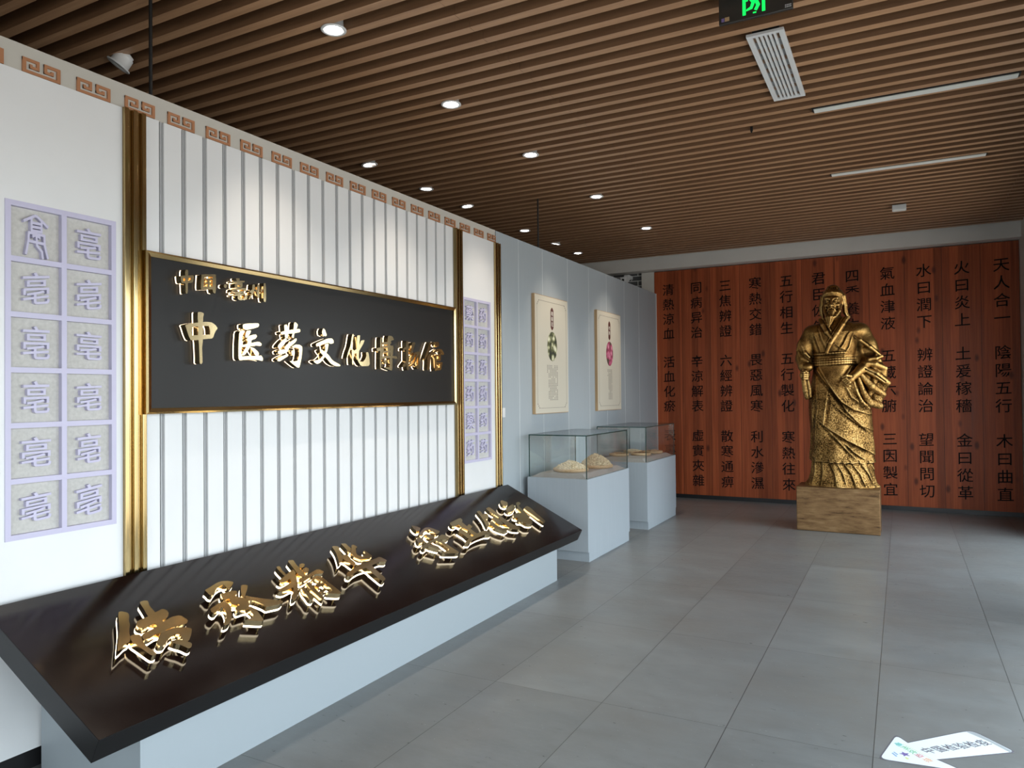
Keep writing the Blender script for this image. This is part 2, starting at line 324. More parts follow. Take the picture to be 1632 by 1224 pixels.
# traced outlines of the raised characters, mm in the plane of their plate
TR={'board':[('传',[[1912,518,1927,518,1944,499,1937,477,1919,454,1910,428,1885,397,1869,362,1855,340,1832,334,1801,316,1783,308,1811,351,1857,417],[1871,368,1892,369,1911,359,1898,324,1892,291,1903,232,1890,227,1878,231,1869,285,1859,337],[2022,542,2046,544,2059,535,2045,504,2041,457,2037,423,2036,384,2013,332,1979,312,1992,355,2002,414,2000,447,2014,499],[1945,435,1968,440,2003,445,2042,456,2081,464,2092,449,2088,428,2066,405,2033,398,1996,397,1961,386,1940,384,1927,400,1930,417],[1916,356,1941,362,1986,370,2039,389,2081,401,2120,397,2131,354,2109,335,2066,343,2022,340,1986,333,1962,333,1926,321,1906,325,1906,337],[1986,333,2053,337,2092,319,2112,301,2086,269,2051,237,2033,253,2049,288,2028,299,1991,287,1952,259,1933,266,1932,282,1955,306],[1985,272,2015,269,2037,254,2056,222,2040,203,2024,199,2012,230,1995,251]]),
('承',[[2324,502,2365,513,2411,528,2444,530,2475,518,2490,500,2461,480,2433,465,2429,477,2435,504,2412,501,2388,493,2354,471,2332,455,2322,465,2326,488],[2376,451,2406,448,2436,450,2459,438,2442,416,2403,408,2370,402,2357,408,2368,439],[2401,424,2422,414,2440,391,2460,376,2455,348,2442,323,2413,306,2395,309,2366,308,2358,312,2368,337,2403,346,2396,354,2367,362,2379,382,2389,409],[2262,377,2294,387,2325,397,2346,398,2358,387,2360,366,2347,337,2316,292,2291,270,2271,256,2248,253,2244,260,2264,279,2291,300,2310,329,2320,359,2313,368,2292,358,2268,344,2256,345,2253,361],[2502,464,2521,465,2536,453,2512,428,2479,400,2461,382,2450,381,2460,408],[2470,393,2491,373,2530,340,2567,315,2614,280,2584,267,2535,274,2507,277,2504,299,2487,333,2472,350,2447,351],[2417,319,2441,313,2447,285,2441,252,2428,206,2416,204,2349,244,2359,247,2387,243,2406,254,2417,279,2416,304]]),
('精',[[2779,524,2803,521,2787,486,2784,445,2782,423,2762,420,2767,458,2771,492],[2878,546,2915,539,2901,506,2891,461,2886,427,2874,396,2841,398,2847,443,2865,496],[2701,422,2751,436,2809,458,2854,470,2839,434,2787,415,2730,399,2705,403],[2648,361,2701,371,2760,386,2775,374,2743,348,2714,344,2676,338,2658,340,2644,352],[2816,456,2831,426,2787,368,2734,306,2696,274,2664,266,2669,280,2710,317,2735,340,2757,382,2782,423],[2912,489,2936,496,2948,482,2928,468,2903,460,2899,470],[2900,452,2932,457,2938,440,2918,423,2891,419,2887,433],[2813,387,2874,396,2921,407,2985,421,2999,387,2979,377,2935,389,2896,381,2836,365,2806,361],[2781,334,2794,320,2784,301,2775,232,2758,224,2744,236,2758,273,2762,300],[2831,350,2854,346,2838,284,2831,213,2809,200,2806,219,2811,284,2818,327],[2876,360,2926,375,2948,360,2950,305,2950,206,2934,198,2876,227,2868,242,2897,234,2919,242,2920,294,2920,336,2902,355,2874,349],[2859,315,2897,322,2897,298,2860,288],[2841,259,2886,274,2894,259,2842,242]]),
('华',[[3234,559,3253,560,3278,546,3251,508,3230,471,3204,437,3168,419,3144,412,3167,440,3205,492,3226,534],[3223,468,3256,467,3263,448,3250,419,3250,386,3240,369,3212,358,3209,381,3209,413,3204,437],[3316,564,3347,556,3341,526,3339,498,3310,480,3288,472,3303,511,3310,543],[3367,525,3384,528,3395,500,3366,488,3337,459,3326,441,3326,424,3354,408,3326,390,3296,396,3292,426,3296,463,3339,498],[3322,420,3350,404,3383,425,3401,458,3408,444,3411,392,3391,382,3342,384,3309,391],[3113,324,3162,336,3230,351,3296,363,3358,361,3408,364,3450,368,3467,322,3443,312,3409,328,3353,324,3314,318,3252,315,3210,316,3156,306,3109,290,3096,305],[3288,372,3322,370,3328,334,3317,284,3305,192,3274,179,3259,185,3265,262,3271,308,3267,336]]),
('守',[[4000,554,4018,543,4036,524,4042,506,4019,492,3998,483,3978,490,3978,511,3984,530],[3951,457,4002,472,4055,491,4093,498,4123,488,4142,465,4163,424,4126,409,4095,408,4096,435,4096,467,4061,473,4015,456,3966,436,3938,440],[3888,422,3914,428,3936,420,3931,392,3902,376,3866,373,3857,387],[4003,440,4027,437,4052,412,4059,389,4030,378,3998,378,3991,402],[3844,342,3895,353,3973,367,4060,378,4106,384,4146,391,4173,347,4134,332,4087,337,4047,351,3996,348,3936,339,3875,320,3834,310,3829,327],[4012,353,4052,355,4064,335,4065,293,4066,241,4071,188,4049,183,3926,227,3930,240,3994,231,4023,241,4033,284,4032,325],[3890,325,3929,334,3958,320,3974,290,3943,270,3924,288,3906,309]]),
('正',[[4359,475,4409,482,4523,496,4520,471,4475,444,4430,435,4392,436,4352,426,4335,437,4339,458],[4414,440,4481,448,4471,411,4467,378,4459,312,4458,290,4408,279,4401,304,4422,347,4414,372,4405,403],[4469,394,4520,410,4517,376,4472,359,4433,355],[4322,380,4374,385,4381,349,4377,317,4375,279,4334,266,4310,279,4323,324,4319,359],[4233,252,4312,273,4386,286,4470,297,4531,300,4587,298,4590,251,4565,243,4523,257,4468,259,4392,257,4319,249,4256,228,4226,244]]),
('创',[[4783,513,4831,513,4810,477,4761,423,4741,375,4698,334,4634,315,4671,356,4728,419,4763,477],[4800,466,4854,465,4848,438,4784,402,4742,402],[4925,515,4988,523,4984,484,4965,418,4951,337,4938,258,4960,210,4925,207,4883,235,4895,286,4908,364,4916,432,4913,475],[4721,354,4792,372,4767,313,4779,268,4835,250,4839,235,4759,222,4725,253,4706,292],[4836,400,4890,398,4887,343,4856,298,4795,304,4806,354],[4941,439,4965,418,4944,298,4957,252,4970,207,4929,192,4849,232,4871,307]]),
('新',[[5215,552,5257,559,5284,518,5237,486,5185,478,5168,505],[5127,443,5236,471,5315,480,5277,430,5177,399,5119,401,5104,420],[5366,481,5427,488,5418,459,5345,441,5318,388,5286,323,5277,281,5211,272,5232,339,5282,413],[5111,360,5213,374,5249,348,5234,294,5165,300,5103,319,5089,338],[5071,300,5188,323,5234,294,5213,228,5164,201,5102,220,5100,263,5059,276],[5376,402,5446,413,5455,380,5406,287,5381,191,5317,166,5322,224,5347,320,5362,375]]),
],'plaque':[('中',[[2498,1956,2520,1958,2536,1952,2529,1927,2529,1821,2523,1778,2525,1734,2526,1704,2519,1696,2508,1700,2508,1734,2505,1795,2501,1826,2500,1887,2498,1933],[2425,1886,2459,1896,2502,1904,2553,1912,2587,1910,2614,1893,2553,1891,2502,1886,2458,1875,2427,1876],[2425,1886,2459,1887,2469,1873,2462,1854,2466,1836,2458,1811,2444,1834,2432,1867],[2448,1832,2469,1838,2502,1840,2553,1846,2594,1854,2589,1830,2553,1825,2505,1818,2458,1810],[2561,1895,2598,1904,2620,1884,2602,1864,2589,1831,2572,1843,2570,1877]]),
('医',[[2781,1916,2806,1923,2887,1932,2896,1925,2889,1911,2861,1902,2806,1888,2783,1893],[2758,1878,2785,1886,2797,1881,2780,1857,2776,1810,2770,1751,2796,1736,2763,1723,2751,1734,2752,1809],[2753,1734,2776,1746,2830,1750,2890,1753,2908,1757,2921,1741,2918,1725,2881,1731,2805,1730,2759,1723],[2806,1885,2839,1889,2831,1870,2814,1852,2801,1845,2797,1858],[2814,1856,2869,1871,2880,1860,2869,1846,2835,1834,2805,1828],[2772,1804,2814,1816,2891,1832,2912,1821,2908,1808,2860,1808,2818,1800,2772,1794],[2818,1846,2843,1848,2835,1807,2818,1780,2792,1752,2770,1751,2788,1778,2809,1806],[2826,1800,2856,1795,2890,1773,2890,1753,2868,1752,2847,1778]]),
('药',[[3050,1894,3081,1903,3148,1917,3204,1925,3206,1905,3148,1894,3099,1887,3055,1880],[3078,1938,3102,1942,3109,1919,3109,1866,3085,1861,3081,1910],[3155,1955,3167,1961,3187,1948,3177,1924,3157,1891,3152,1866,3135,1872,3143,1893,3152,1922],[3029,1816,3061,1846,3094,1866,3099,1852,3075,1822,3052,1804,3031,1804],[3075,1805,3109,1835,3138,1850,3172,1869,3177,1856,3157,1837,3123,1814,3099,1795],[3028,1785,3061,1797,3099,1799,3118,1807,3104,1785,3075,1773,3033,1768],[3024,1742,3061,1759,3108,1775,3108,1761,3075,1745,3042,1728,3026,1730],[3132,1815,3166,1831,3201,1831,3222,1819,3215,1761,3205,1725,3195,1696,3175,1699,3127,1726,3117,1733,3156,1732,3185,1739,3196,1782,3191,1811,3157,1812],[3130,1790,3142,1798,3156,1780,3156,1766,3137,1765]]),
('文',[[3387,1921,3398,1943,3414,1935,3430,1902,3419,1894,3392,1899],[3333,1844,3376,1861,3435,1882,3474,1886,3491,1872,3490,1856,3462,1851,3440,1857,3392,1843,3338,1826],[3408,1844,3446,1854,3434,1808,3412,1770,3375,1734,3343,1722,3312,1736,3322,1744,3359,1749,3396,1776,3418,1815],[3365,1805,3386,1813,3407,1799,3440,1786,3478,1749,3551,1725,3545,1715,3500,1716,3461,1730,3423,1762,3380,1787]]),
('化',[[3664,1924,3680,1926,3673,1892,3659,1850,3641,1813,3614,1768,3610,1771,3623,1807,3646,1849],[3659,1826,3681,1824,3681,1792,3671,1750,3676,1729,3662,1729,3660,1779],[3750,1890,3787,1894,3777,1874,3740,1830,3708,1804,3681,1800,3672,1815,3713,1835,3736,1860],[3709,1918,3741,1924,3738,1896,3731,1830,3726,1782,3739,1752,3767,1750,3786,1763,3805,1791,3800,1815,3824,1816,3835,1768,3837,1737,3823,1725,3748,1722,3716,1757,3703,1792,3711,1870]]),
('博',[[3951,1921,3968,1924,3963,1885,3958,1710,3944,1710,3947,1822],[3911,1848,3960,1856,3965,1838,3915,1823],[4031,1939,4078,1941,4103,1915,4067,1906,4056,1877,4050,1795,4030,1794,4030,1857],[3965,1891,4072,1900,4067,1884,3970,1873],[3965,1863,3990,1867,3979,1798,3959,1797],[4056,1871,4098,1876,4086,1802,4055,1801],[3970,1866,4093,1876,4087,1863,3975,1854],[3975,1832,4077,1840,4076,1828,3974,1820],[3954,1794,4050,1804,4128,1803,4139,1785,4060,1786,3959,1778],[4050,1785,4081,1790,4080,1700,4039,1706,3978,1723,4014,1724,4055,1725],[3979,1770,4014,1774,4019,1756,4004,1742]]),
('物',[[4240,1918,4272,1912,4271,1813,4274,1714,4251,1706,4242,1757,4243,1839],[4207,1864,4239,1872,4295,1877,4285,1863,4234,1855,4212,1843,4203,1848],[4192,1734,4233,1768,4275,1802,4284,1791,4247,1752,4206,1726],[4314,1908,4356,1914,4332,1865,4298,1820,4285,1824,4304,1869],[4322,1832,4360,1844,4408,1847,4427,1831,4407,1790,4397,1723,4377,1717,4354,1738,4378,1745,4393,1790,4393,1829,4341,1824],[4331,1826,4355,1828,4331,1788,4293,1762,4284,1769],[4369,1828,4393,1826,4359,1772,4316,1737,4298,1740,4340,1771]]),
('馆',[[4537,1924,4563,1926,4542,1876,4501,1817,4471,1787,4456,1787,4496,1851],[4501,1808,4531,1835,4572,1857,4582,1846,4546,1813,4540,1738,4519,1715,4504,1717,4510,1777],[4604,1931,4656,1934,4666,1906,4639,1892,4613,1903],[4566,1837,4597,1861,4639,1878,4697,1881,4734,1844,4707,1834,4681,1854,4634,1860,4597,1844,4582,1826],[4597,1827,4623,1831,4626,1712,4600,1711],[4623,1836,4686,1842,4680,1827,4623,1822],[4659,1838,4686,1841,4682,1792,4659,1791],[4622,1802,4682,1807,4680,1790,4622,1787],[4622,1778,4706,1781,4706,1766,4622,1764],[4674,1777,4706,1778,4684,1722,4663,1721],[4621,1735,4695,1740,4684,1720,4621,1714]]),
('中',[[2426,2157,2444,2160,2442,2093,2440,2041,2429,2040,2427,2091],[2400,2123,2475,2138,2476,2125,2402,2112],[2400,2123,2414,2125,2416,2093,2405,2088],[2463,2135,2478,2130,2469,2100,2456,2098],[2405,2098,2467,2111,2465,2098,2407,2087]]),
('国',[[2521,2146,2540,2150,2532,2072,2517,2070],[2521,2148,2610,2160,2608,2147,2521,2135],[2588,2157,2610,2157,2608,2061,2588,2065],[2524,2086,2604,2097,2604,2082,2524,2071],[2544,2130,2584,2137,2584,2128,2544,2121],[2544,2110,2580,2116,2580,2108,2544,2101],[2558,2131,2570,2133,2570,2090,2558,2088]]),
('·',[[2658,2106,2661,2113,2668,2117,2675,2115,2678,2108,2675,2101,2668,2097,2661,2099]]),
('亳',[[2738,2158,2762,2161,2760,2148,2740,2144],[2712,2138,2795,2153,2797,2143,2714,2128],[2729,2130,2782,2139,2779,2126,2729,2118],[2729,2120,2747,2122,2747,2112,2729,2108],[2766,2126,2782,2128,2779,2117,2766,2114],[2729,2112,2779,2120,2779,2112,2729,2104],[2712,2097,2804,2115,2808,2098,2790,2096,2786,2104,2721,2090,2718,2081,2708,2080],[2725,2082,2786,2096,2786,2087,2725,2071],[2712,2066,2799,2087,2799,2078,2716,2058],[2751,2085,2766,2086,2764,2051,2786,2052,2803,2077,2812,2071,2810,2053,2764,2043,2746,2049]]),
('州',[[2849,2139,2867,2141,2862,2101,2830,2055,2823,2056,2846,2099],[2828,2097,2848,2114,2853,2100,2835,2091],[2881,2143,2899,2147,2896,2070,2882,2068],[2927,2156,2944,2158,2945,2053,2926,2055],[2867,2116,2878,2114,2876,2096],[2906,2124,2920,2123,2917,2104,2906,2106]]),
],}
# ================================================================= the room
struct('floor', MB().box(XL, XR+.2, YF-.2, YB+.4, -.12, 0), M['floor'])
ceil = struct('ceiling', MB().box(XL, XR+.2, YF-.2, YB+.4, 3.75, 3.87), M['slab'])
PITCH_S = .14685
g = MB(); k0 = int((YF - 2.914)/PITCH_S)
for k in range(k0, 60):
    y0 = 2.912 + k*PITCH_S
    if y0 + .056 > 10.43: break
    for x0, x1 in ((XL, -5.02), (-5.018, -2.02), (-2.018, .98), (.982, XR)):
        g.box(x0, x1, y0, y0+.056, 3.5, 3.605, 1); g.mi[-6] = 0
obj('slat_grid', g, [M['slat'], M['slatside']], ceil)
# right-hand wall with glazed openings, front wall with an added, unseen fill opening
def holed(name, lo, hi, wins, axis, a, b, H=3.75):
    g = MB()
    def put(u0, u1, z0, z1):
        if axis == 'x': g.box(a, b, u0, u1, z0, z1)
        else: g.box(u0, u1, a, b, z0, z1)
    u = lo
    for (u0, u1, z0, z1) in wins:
        put(u, u0, 0, H); put(u0, u1, 0, z0); put(u0, u1, z1, H); u = u1
    put(u, hi, 0, H)
    return struct(name, g, M['cream'])
holed('wall_right', YF-.2, YB+.4, WIN_R, 'x', XR, XR+.2)
holed('wall_front', XL-.2, XR, FILL_F, 'y', YF-.2, YF)
n = 0
for axis, wins in (('x', WIN_R), ('y', FILL_F)):
    for (u0, u1, z0, z1) in wins:
        n += 1; g = MB(); p = MB()
        us = np.linspace(u0, u1, max(2, int(round((u1-u0)/1.2))+1))
        def bar(a0, a1, c0, c1, mb, d0, d1):
            if axis == 'x': mb.box(XR+d0, XR+d1, a0, a1, c0, c1)
            else: mb.box(a0, a1, YF-d1, YF-d0, c0, c1)
        for u in us: bar(max(u0, u-.03), min(u1, u+.03), z0, z1, g, .06, .12)
        for z in (z0, 2.2, z1-.05):
            for a0, a1 in zip(us[:-1], us[1:]): bar(max(a0+.03, u0), min(a1-.03, u1), z, z+.05, g, .06, .12)
        w = struct('window_%d' % n, g, M['black'])  # the last one frames the added, unseen fill opening in the front wall
        for a0, a1 in zip(us[:-1], us[1:]): bar(a0+.03, a1-.03, z0+.05, z1-.05, p, .087, .093)
        tag(obj('window_pane', p, M['glass'], w), kind='structure')
# back wall: grey brick, cream pilaster, painted beam
wb = struct('wall_back', MB().box(XL, XR+.2, YB+.03, YB+.23, 0, 3.75), M['brick'])
struct('trim_1', MB().box(-3.425, -3.232, YB-.03, YB+.03, 0, 3.33), M['cream'])
struct('trim_2', MB().box(XL, XR, YB-.2, YB+.03, 3.335, 3.75), M['beam'])
struct('wall_far_left', MB().box(XL-.2, XL, YF, YB+.4, 0, 3.75), M['cream'])
struct('baseboard_back', MB().box(-3.2, XR, YB-.012, YB+.03, 0, .058), M['black'])
# free-standing partition on the left
PW = -3.2
wl = struct('wall_left', MB().box(PW-.12, PW, -1.2, 10.585, .09, 3.0), M['bluegrey'])
g = MB()
for y in (6.175, 6.702, 7.334, 7.942, 8.52, 9.177, 9.78): g.box(PW-.001, PW+.0012, y-.003, y+.003, .095, 2.995)
obj('panel_joint', g, M['joint'], wl)
struct('trim_3', MB().box(PW-.125, PW+.004, 10.585, 10.612, 0, 3.0), M['metalwhite'])
struct('baseboard_left', MB().box(PW-.11, PW-.012, -1.2, 10.58, 0, .09), M['black'])
# wooden back wall with inscriptions
wp = thing('timber_wall_panel', 'red-brown knotty timber wall panel covered in black Chinese writing', 'wall panel', (-.98, YB, .06))
obj('plank_board', MB().box(-3.23, 1.262, YB-.03, YB+.03, .058, 3.322), M['timber'], wp)
def text_mesh(ch, off=0., ext=0., res=3, bev=0.):
    c = bpy.data.curves.new('glyph', 'FONT'); c.body = ch; c.offset = off; c.extrude = ext; c.resolution_u = res; c.size = 1
    o = bpy.data.objects.new('glyph', c); me = bpy.data.meshes.new_from_object(o)
    V = np.array([v.co[:] for v in me.vertices], float).reshape(-1, 3); F = [tuple(p.vertices) for p in me.polygons]
    bpy.data.objects.remove(o); bpy.data.curves.remove(c); bpy.data.meshes.remove(me)
    if len(V): V[:, 0] -= .5; V[:, 1] -= .38
    return V, F
GC = {}
def glyph(ch, off=0., ext=0.):
    k = (ch, off, ext)
    if k not in GC: GC[k] = text_mesh(ch, off, ext)
    return GC[k]
COLS = [('清熱涼血','活血化瘀','表裏雙解'), ('同病异治','辛涼解表','虛實夾雜'), ('三焦辨證','六經辨證','散寒通痹'), ('寒熱交錯','畏惡風寒','利水滲濕'),
        ('五行相生','五行製化','寒熱往來'), ('君臣佐使',), ('四季養生',), ('氣血津液','五藏六腑','三因製宜'), ('水曰潤下','辨證論治','望聞問切'),
        ('火曰炎上','土爰稼穡','金曰從革'), ('天人合一','陰陽五行','木曰曲直')]
for ci, ph in enumerate(COLS):
    cx = -3.02 + .4102*ci
    for pi, s in enumerate(ph):
        mb = MB()
        for k, ch in enumerate(s):
            V, F = glyph(ch, 0. if ch in '養佐' else .004, .004)
            cz = (3.048, 1.984, .912)[pi] - .2155*k
            sh = .05
            P = [(cx + .178*v[0], YB-.0325 + v[2]*.4, cz + .178*(v[1] + sh*v[0])) for v in V]
            mb.add(P, F)
        obj('inscription', mb, M['ink'], wp)

# ================================================================= feature wall cladding
obj_left = MB()
LY0, LY1, LZ0, LZ1 = 1.646, 2.118, .957, 2.340
xa, xb = PW, -3.18
obj_left.box(xa, xb, -1.2, LY0, .09, 2.88).box(xa, xb, LY1, 2.152, .09, 2.88).box(xa, xb, LY0, LY1, .09, LZ0).box(xa, xb, LY0, LY1, LZ1, 2.88)
tag(obj('wall_cladding_panel', obj_left, M['white']), 'plain white wall panel holding the nearer lavender lattice', 'wall panel', 'plain white wall panels')
RY0, RY1, RZ0, RZ1 = 5.132, 5.594, .964, 2.338
g = MB().box(xa, xb, 5.115, RY0, .09, 2.88).box(xa, xb, RY1, 5.663, .09, 2.88).box(xa, xb, RY0, RY1, .09, RZ0).box(xa, xb, RY0, RY1, RZ1, 2.88)
tag(obj('wall_cladding_panel', g, M['white']), 'narrow plain white wall panel holding the farther lavender lattice', 'wall panel', 'plain white wall panels')
fl = thing('fluted_wall_panel', 'white fluted wall panel with grey grooves behind the black plaque', 'wall panel', (PW, 3.64, .09))
obj('groove_backing', MB().box(PW, PW+.006, 2.262, 5.02, .09, 2.88), M['groove'], fl)
g = MB(); ys = [2.262] + [2.357 + .126*k for k in range(22)]
edges = []
y = 2.262
for k in range(22):
    c = 2.357 + .126*k
    if c > 5.01: break
    edges.append((y, c-.0135)); y = c+.0135
edges.append((y, 5.02))
for a, b in edges:
    if b - a > .004: g.box(PW+.006, xb, a, b, .09, 2.88)
obj('white_board', g, M['white'], fl, bevel=.0015)
g = MB()
for k in range(22):
    c = 2.357 + .126*k
    if c < 5.0: g.box(PW+.006, PW+.013, c-.0035, c+.002, .09, 2.88)
obj('groove_bead', g, M['groove'], fl)

# frieze with copper key ornaments
fr = thing('frieze_band', 'beige frieze band with copper square-scroll ornaments along the wall top', 'frieze', (PW+.002, 2.2, 2.88))
obj('band', MB().box(PW+.0006, PW+.003, -1.2, 5.722, 2.88, 3.0), M['frieze'], fr)
obj('end_line', MB().box(PW+.0006, PW+.004, 5.722, 5.728, 2.88, 3.0), M['black'], fr)
def key_bars():
    # two facing square spirals on a common foot, drawn in a 15.5 x 6.2 cm cell
    u = .0062
    R = [(0,0,25,2), (0,2,2.4,10)]                      # foot and left upright
    R += [(0,8,11,10), (9,3.6,11,10), (4.6,3.6,11,5.4), (4.6,3.6,6.4,6.4)]
    R += [(14,8,25,10), (22.6,0,25,10), (14,3.6,16,10), (14,3.6,20.4,5.4), (18.6,3.6,20.4,6.4)]
    return [(a*u, b*u, c*u, d*u) for a, b, c, d in R]
for k in range(-12, 16):
    y0 = 2.174 + .2270*k; g = MB()
    if y0 < -1.1 or y0 > 5.62: continue
    for i, (a, b, c, d) in enumerate(key_bars()):
        y1 = min(y0+c, 5.722)
        if y0+a < y1: g.box(PW+.002, PW+.010+.0001*i, y0+a, y1, 2.886+b, 2.886+d)
    obj('key_ornament', g, M['copper'], fr)

# gold fluted pilasters
def gold_col(y0, y1, label):
    t = thing('gold_pilaster', label, 'pilaster', (PW, (y0+y1)/2, .09), 'tall fluted gold pilasters')
    w = y1-y0; xs = -3.160
    obj('back_plate', MB().box(PW, -3.176, y0, y1, .09, 2.882), M['gold'], t)
    for k in range(3):
        a = y0 + w*(k*.4); obj('ridge', MB().box(-3.176, xs, a, a+w*.2, .09, 2.882), M['gold'], t, bevel=.003)
gold_col(2.152, 2.262, 'fluted gold pilaster left of the fluted white panel, nearest of the three')
gold_col(5.020, 5.115, 'fluted gold pilaster between the black plaque and the farther lavender lattice')
gold_col(5.663, 5.763, 'fluted gold pilaster where the white wall meets the blue-grey partition')

# lavender lattices
def seal_glyph():
    # the old-style form in the first cell: roof, small tower, and two long legs with a crossbar
    m = MB(); W = lambda u, v, d: (u, v, d); w = .035
    def stroke(P):
        for (a, b), (c, d) in zip(P[:-1], P[1:]):
            n = Vector((-(d-b), c-a)).normalized()*w; e = Vector((c-a, d-b)).normalized()*w*.6; k = .0004*len(m.v)/8
            m.prism([(a-e.x+n.x, b-e.y+n.y), (a-e.x-n.x, b-e.y-n.y), (c+e.x-n.x, d+e.y-n.y), (c+e.x+n.x, d+e.y+n.y)], W, -.5, .5+k)
    stroke([(-.42,.30), (-.05,.46), (.02,.46), (.40,.24)])
    stroke([(-.17,.36), (-.17,.08)]); stroke([(.18,.34), (.18,.08)])
    for z in (.28, .18, .08): stroke([(-.17,z), (.18,z)])
    stroke([(-.26,.02), (.28,.00)]); stroke([(-.26,.02), (-.28,-.20), (-.36,-.52)]); stroke([(.28,.0), (.29,-.24), (.40,-.56)])
    stroke([(-.12,-.06), (.0,-.01), (.12,-.07)]); stroke([(-.26,-.19), (.24,-.21)]); stroke([(.0,-.02), (.02,-.28), (.20,-.42), (.22,-.58)])
    return np.array(m.v), m.f
def lattice(y0, y1, z0, z1, label, chars, rs):
    t = thing('character_lattice', label, 'lattice', (PW, (y0+y1)/2, z0), 'lavender character lattices')
    obj('backing', MB().box(PW-.0002, PW+.002, y0+.01, y1-.01, z0+.01, z1-.01), M['linen'], t)
    g = MB(); b = .022; fx0, fx1 = PW+.002, -3.176
    ym = (y0+y1)/2
    for a, c in ((y0, y0+b), (y1-b, y1), (ym-b/2, ym+b/2)): g.box(fx0, fx1, a, c, z0, z1)
    rows = 6; h = (z1-z0-b)/rows
    for k in range(rows+1):
        zz = z0 + h*k
        g.box(fx0, fx1-.0003, y0+b, ym-b/2, zz, zz+b); g.box(fx0, fx1-.0003, ym+b/2, y1-b, zz, zz+b)
    obj('frame', g, M['lavender'], t)
    i = 0
    for r in range(rows):
        for c in range(2):
            V, F = seal_glyph() if chars[i] == '篆' else glyph(chars[i], .006, .5)
            cy = (y0+b+ym-b/2)/2 if c == 0 else (ym+b/2+y1-b)/2
            cz = z1 - b - h*(r+.5) + b/2
            sx = rs.uniform(.115, .135); sz = rs.uniform(.125, .15); sh = rs.uniform(-.02, .14)
            if chars[i] == '篆': sx = .115; sz = .165; sh = 0
            P = [(PW+.002+(.5+v[2])*.018, cy + sx*(v[0]+rs.uniform(0, .0)), cz + sz*(v[1] + sh*v[0])) for v in V]
            obj('raised_character', MB().add(P, F), M['lavender'], t); i += 1
lattice(LY0, LY1, LZ0, LZ1, 'lavender lattice of twelve raised characters at the left edge of the wall', '篆亳亳亳亳亳亳亳亳亳亳亳', random.Random(3))
lattice(RY0, RY1, RZ0, RZ1, 'farther lavender lattice of twelve raised characters between two gold pilasters', '藥药药药药药药药藥药药药', random.Random(9))

# ================================================================= raised gold lettering
def chaikin(P):
    n = len(P); out = []
    for i in range(n):
        a = np.array(P[i], float); b = np.array(P[(i+1) % n], float)
        out += [tuple(a*.82+b*.18), tuple(a*.18+b*.82)]
    return out
def letters(key, parent, fn, d, glow, pins):
    """fn(u,v,depth): depth measured out of the plate.  d = (led0, led1, face)"""
    for ch, polys in TR[key]:
        g = MB(); l = MB(); pp = []
        for i, P in enumerate(polys):
            Q = chaikin([(a/1000., b/1000.) for a, b in zip(P[::2], P[1::2])])
            g.prism(Q, fn, d[1]+.0001*i, d[2]+.00012*i)
            l.prism(Q, fn, d[0]+.0001*i, d[1]+.0001*i); l.mi[-len(Q)-2] = 1
            c = np.mean(np.array(Q), 0)
            R = sorted(Q, key=lambda q: q[0]*.3 + q[1])
            for q in (R[0], R[-1]) if pins else ():
                q = np.array(q)*.86 + c*.14
                pp.append(MB().tube(fn(q[0], q[1], -.001), fn(q[0], q[1], d[0]+.001), pins, n=6))
        o = obj('letter', g, M['goldletter'], parent)
        obj('light_strip', l, [glow, M['pin']], o)
        for p in pp: obj('standoff_pin', p, M['pin'], o)

# black plaque
pq = thing('wall_plaque', 'black wall plaque in a gold frame with glowing gold museum name', 'plaque', (PW, 3.6, 1.45))
PX = -3.15; PY0, PY1, PZ0, PZ1 = 2.237, 4.963, 1.450, 2.230
obj('plate', MB().box(xb, PX, PY0+.01, PY1-.01, PZ0+.01, PZ1-.01), M['plaque'], pq)
for nm, (a0, a1, c0, c1) in dict(t=(PY0, PY1, PZ1, PZ1-.03), b=(PY0, PY1, PZ0, PZ0+.03)).items():
    s = 1 if c1 > c0 else -1
    vs = []
    for yy, i0 in ((a0, 1), (a1, -1)):
        vs += [(xb, yy, c0), (PX+.014, yy+i0*.003, c0+s*.003), (PX+.02, yy+i0*.012, c0+s*.012), (PX+.014, yy+i0*.03, c1), (PX-.005, yy+i0*.03, c1)]
    fs = [(i, i+1, i+6, i+5) for i in range(4)]
    obj('frame_bar', MB().add(vs, fs), M['gold'], pq)
for a0, s in ((PY0, 1), (PY1, -1)):
    vs = []
    for zz, i0 in ((PZ0, 1), (PZ1, -1)):
        vs += [(xb, a0, zz), (PX+.014, a0+s*.003, zz+i0*.003), (PX+.02, a0+s*.012, zz+i0*.012), (PX+.014, a0+s*.03, zz+i0*.03), (PX-.005, a0+s*.03, zz+i0*.03)]
    obj('frame_bar', MB().add(vs, [(i, i+1, i+6, i+5) for i in range(4)]), M['gold'], pq)
letters('plaque', pq, lambda u, v, d: (PX+d, u, v), (.006, .014, .050), M['glow2'], 0)

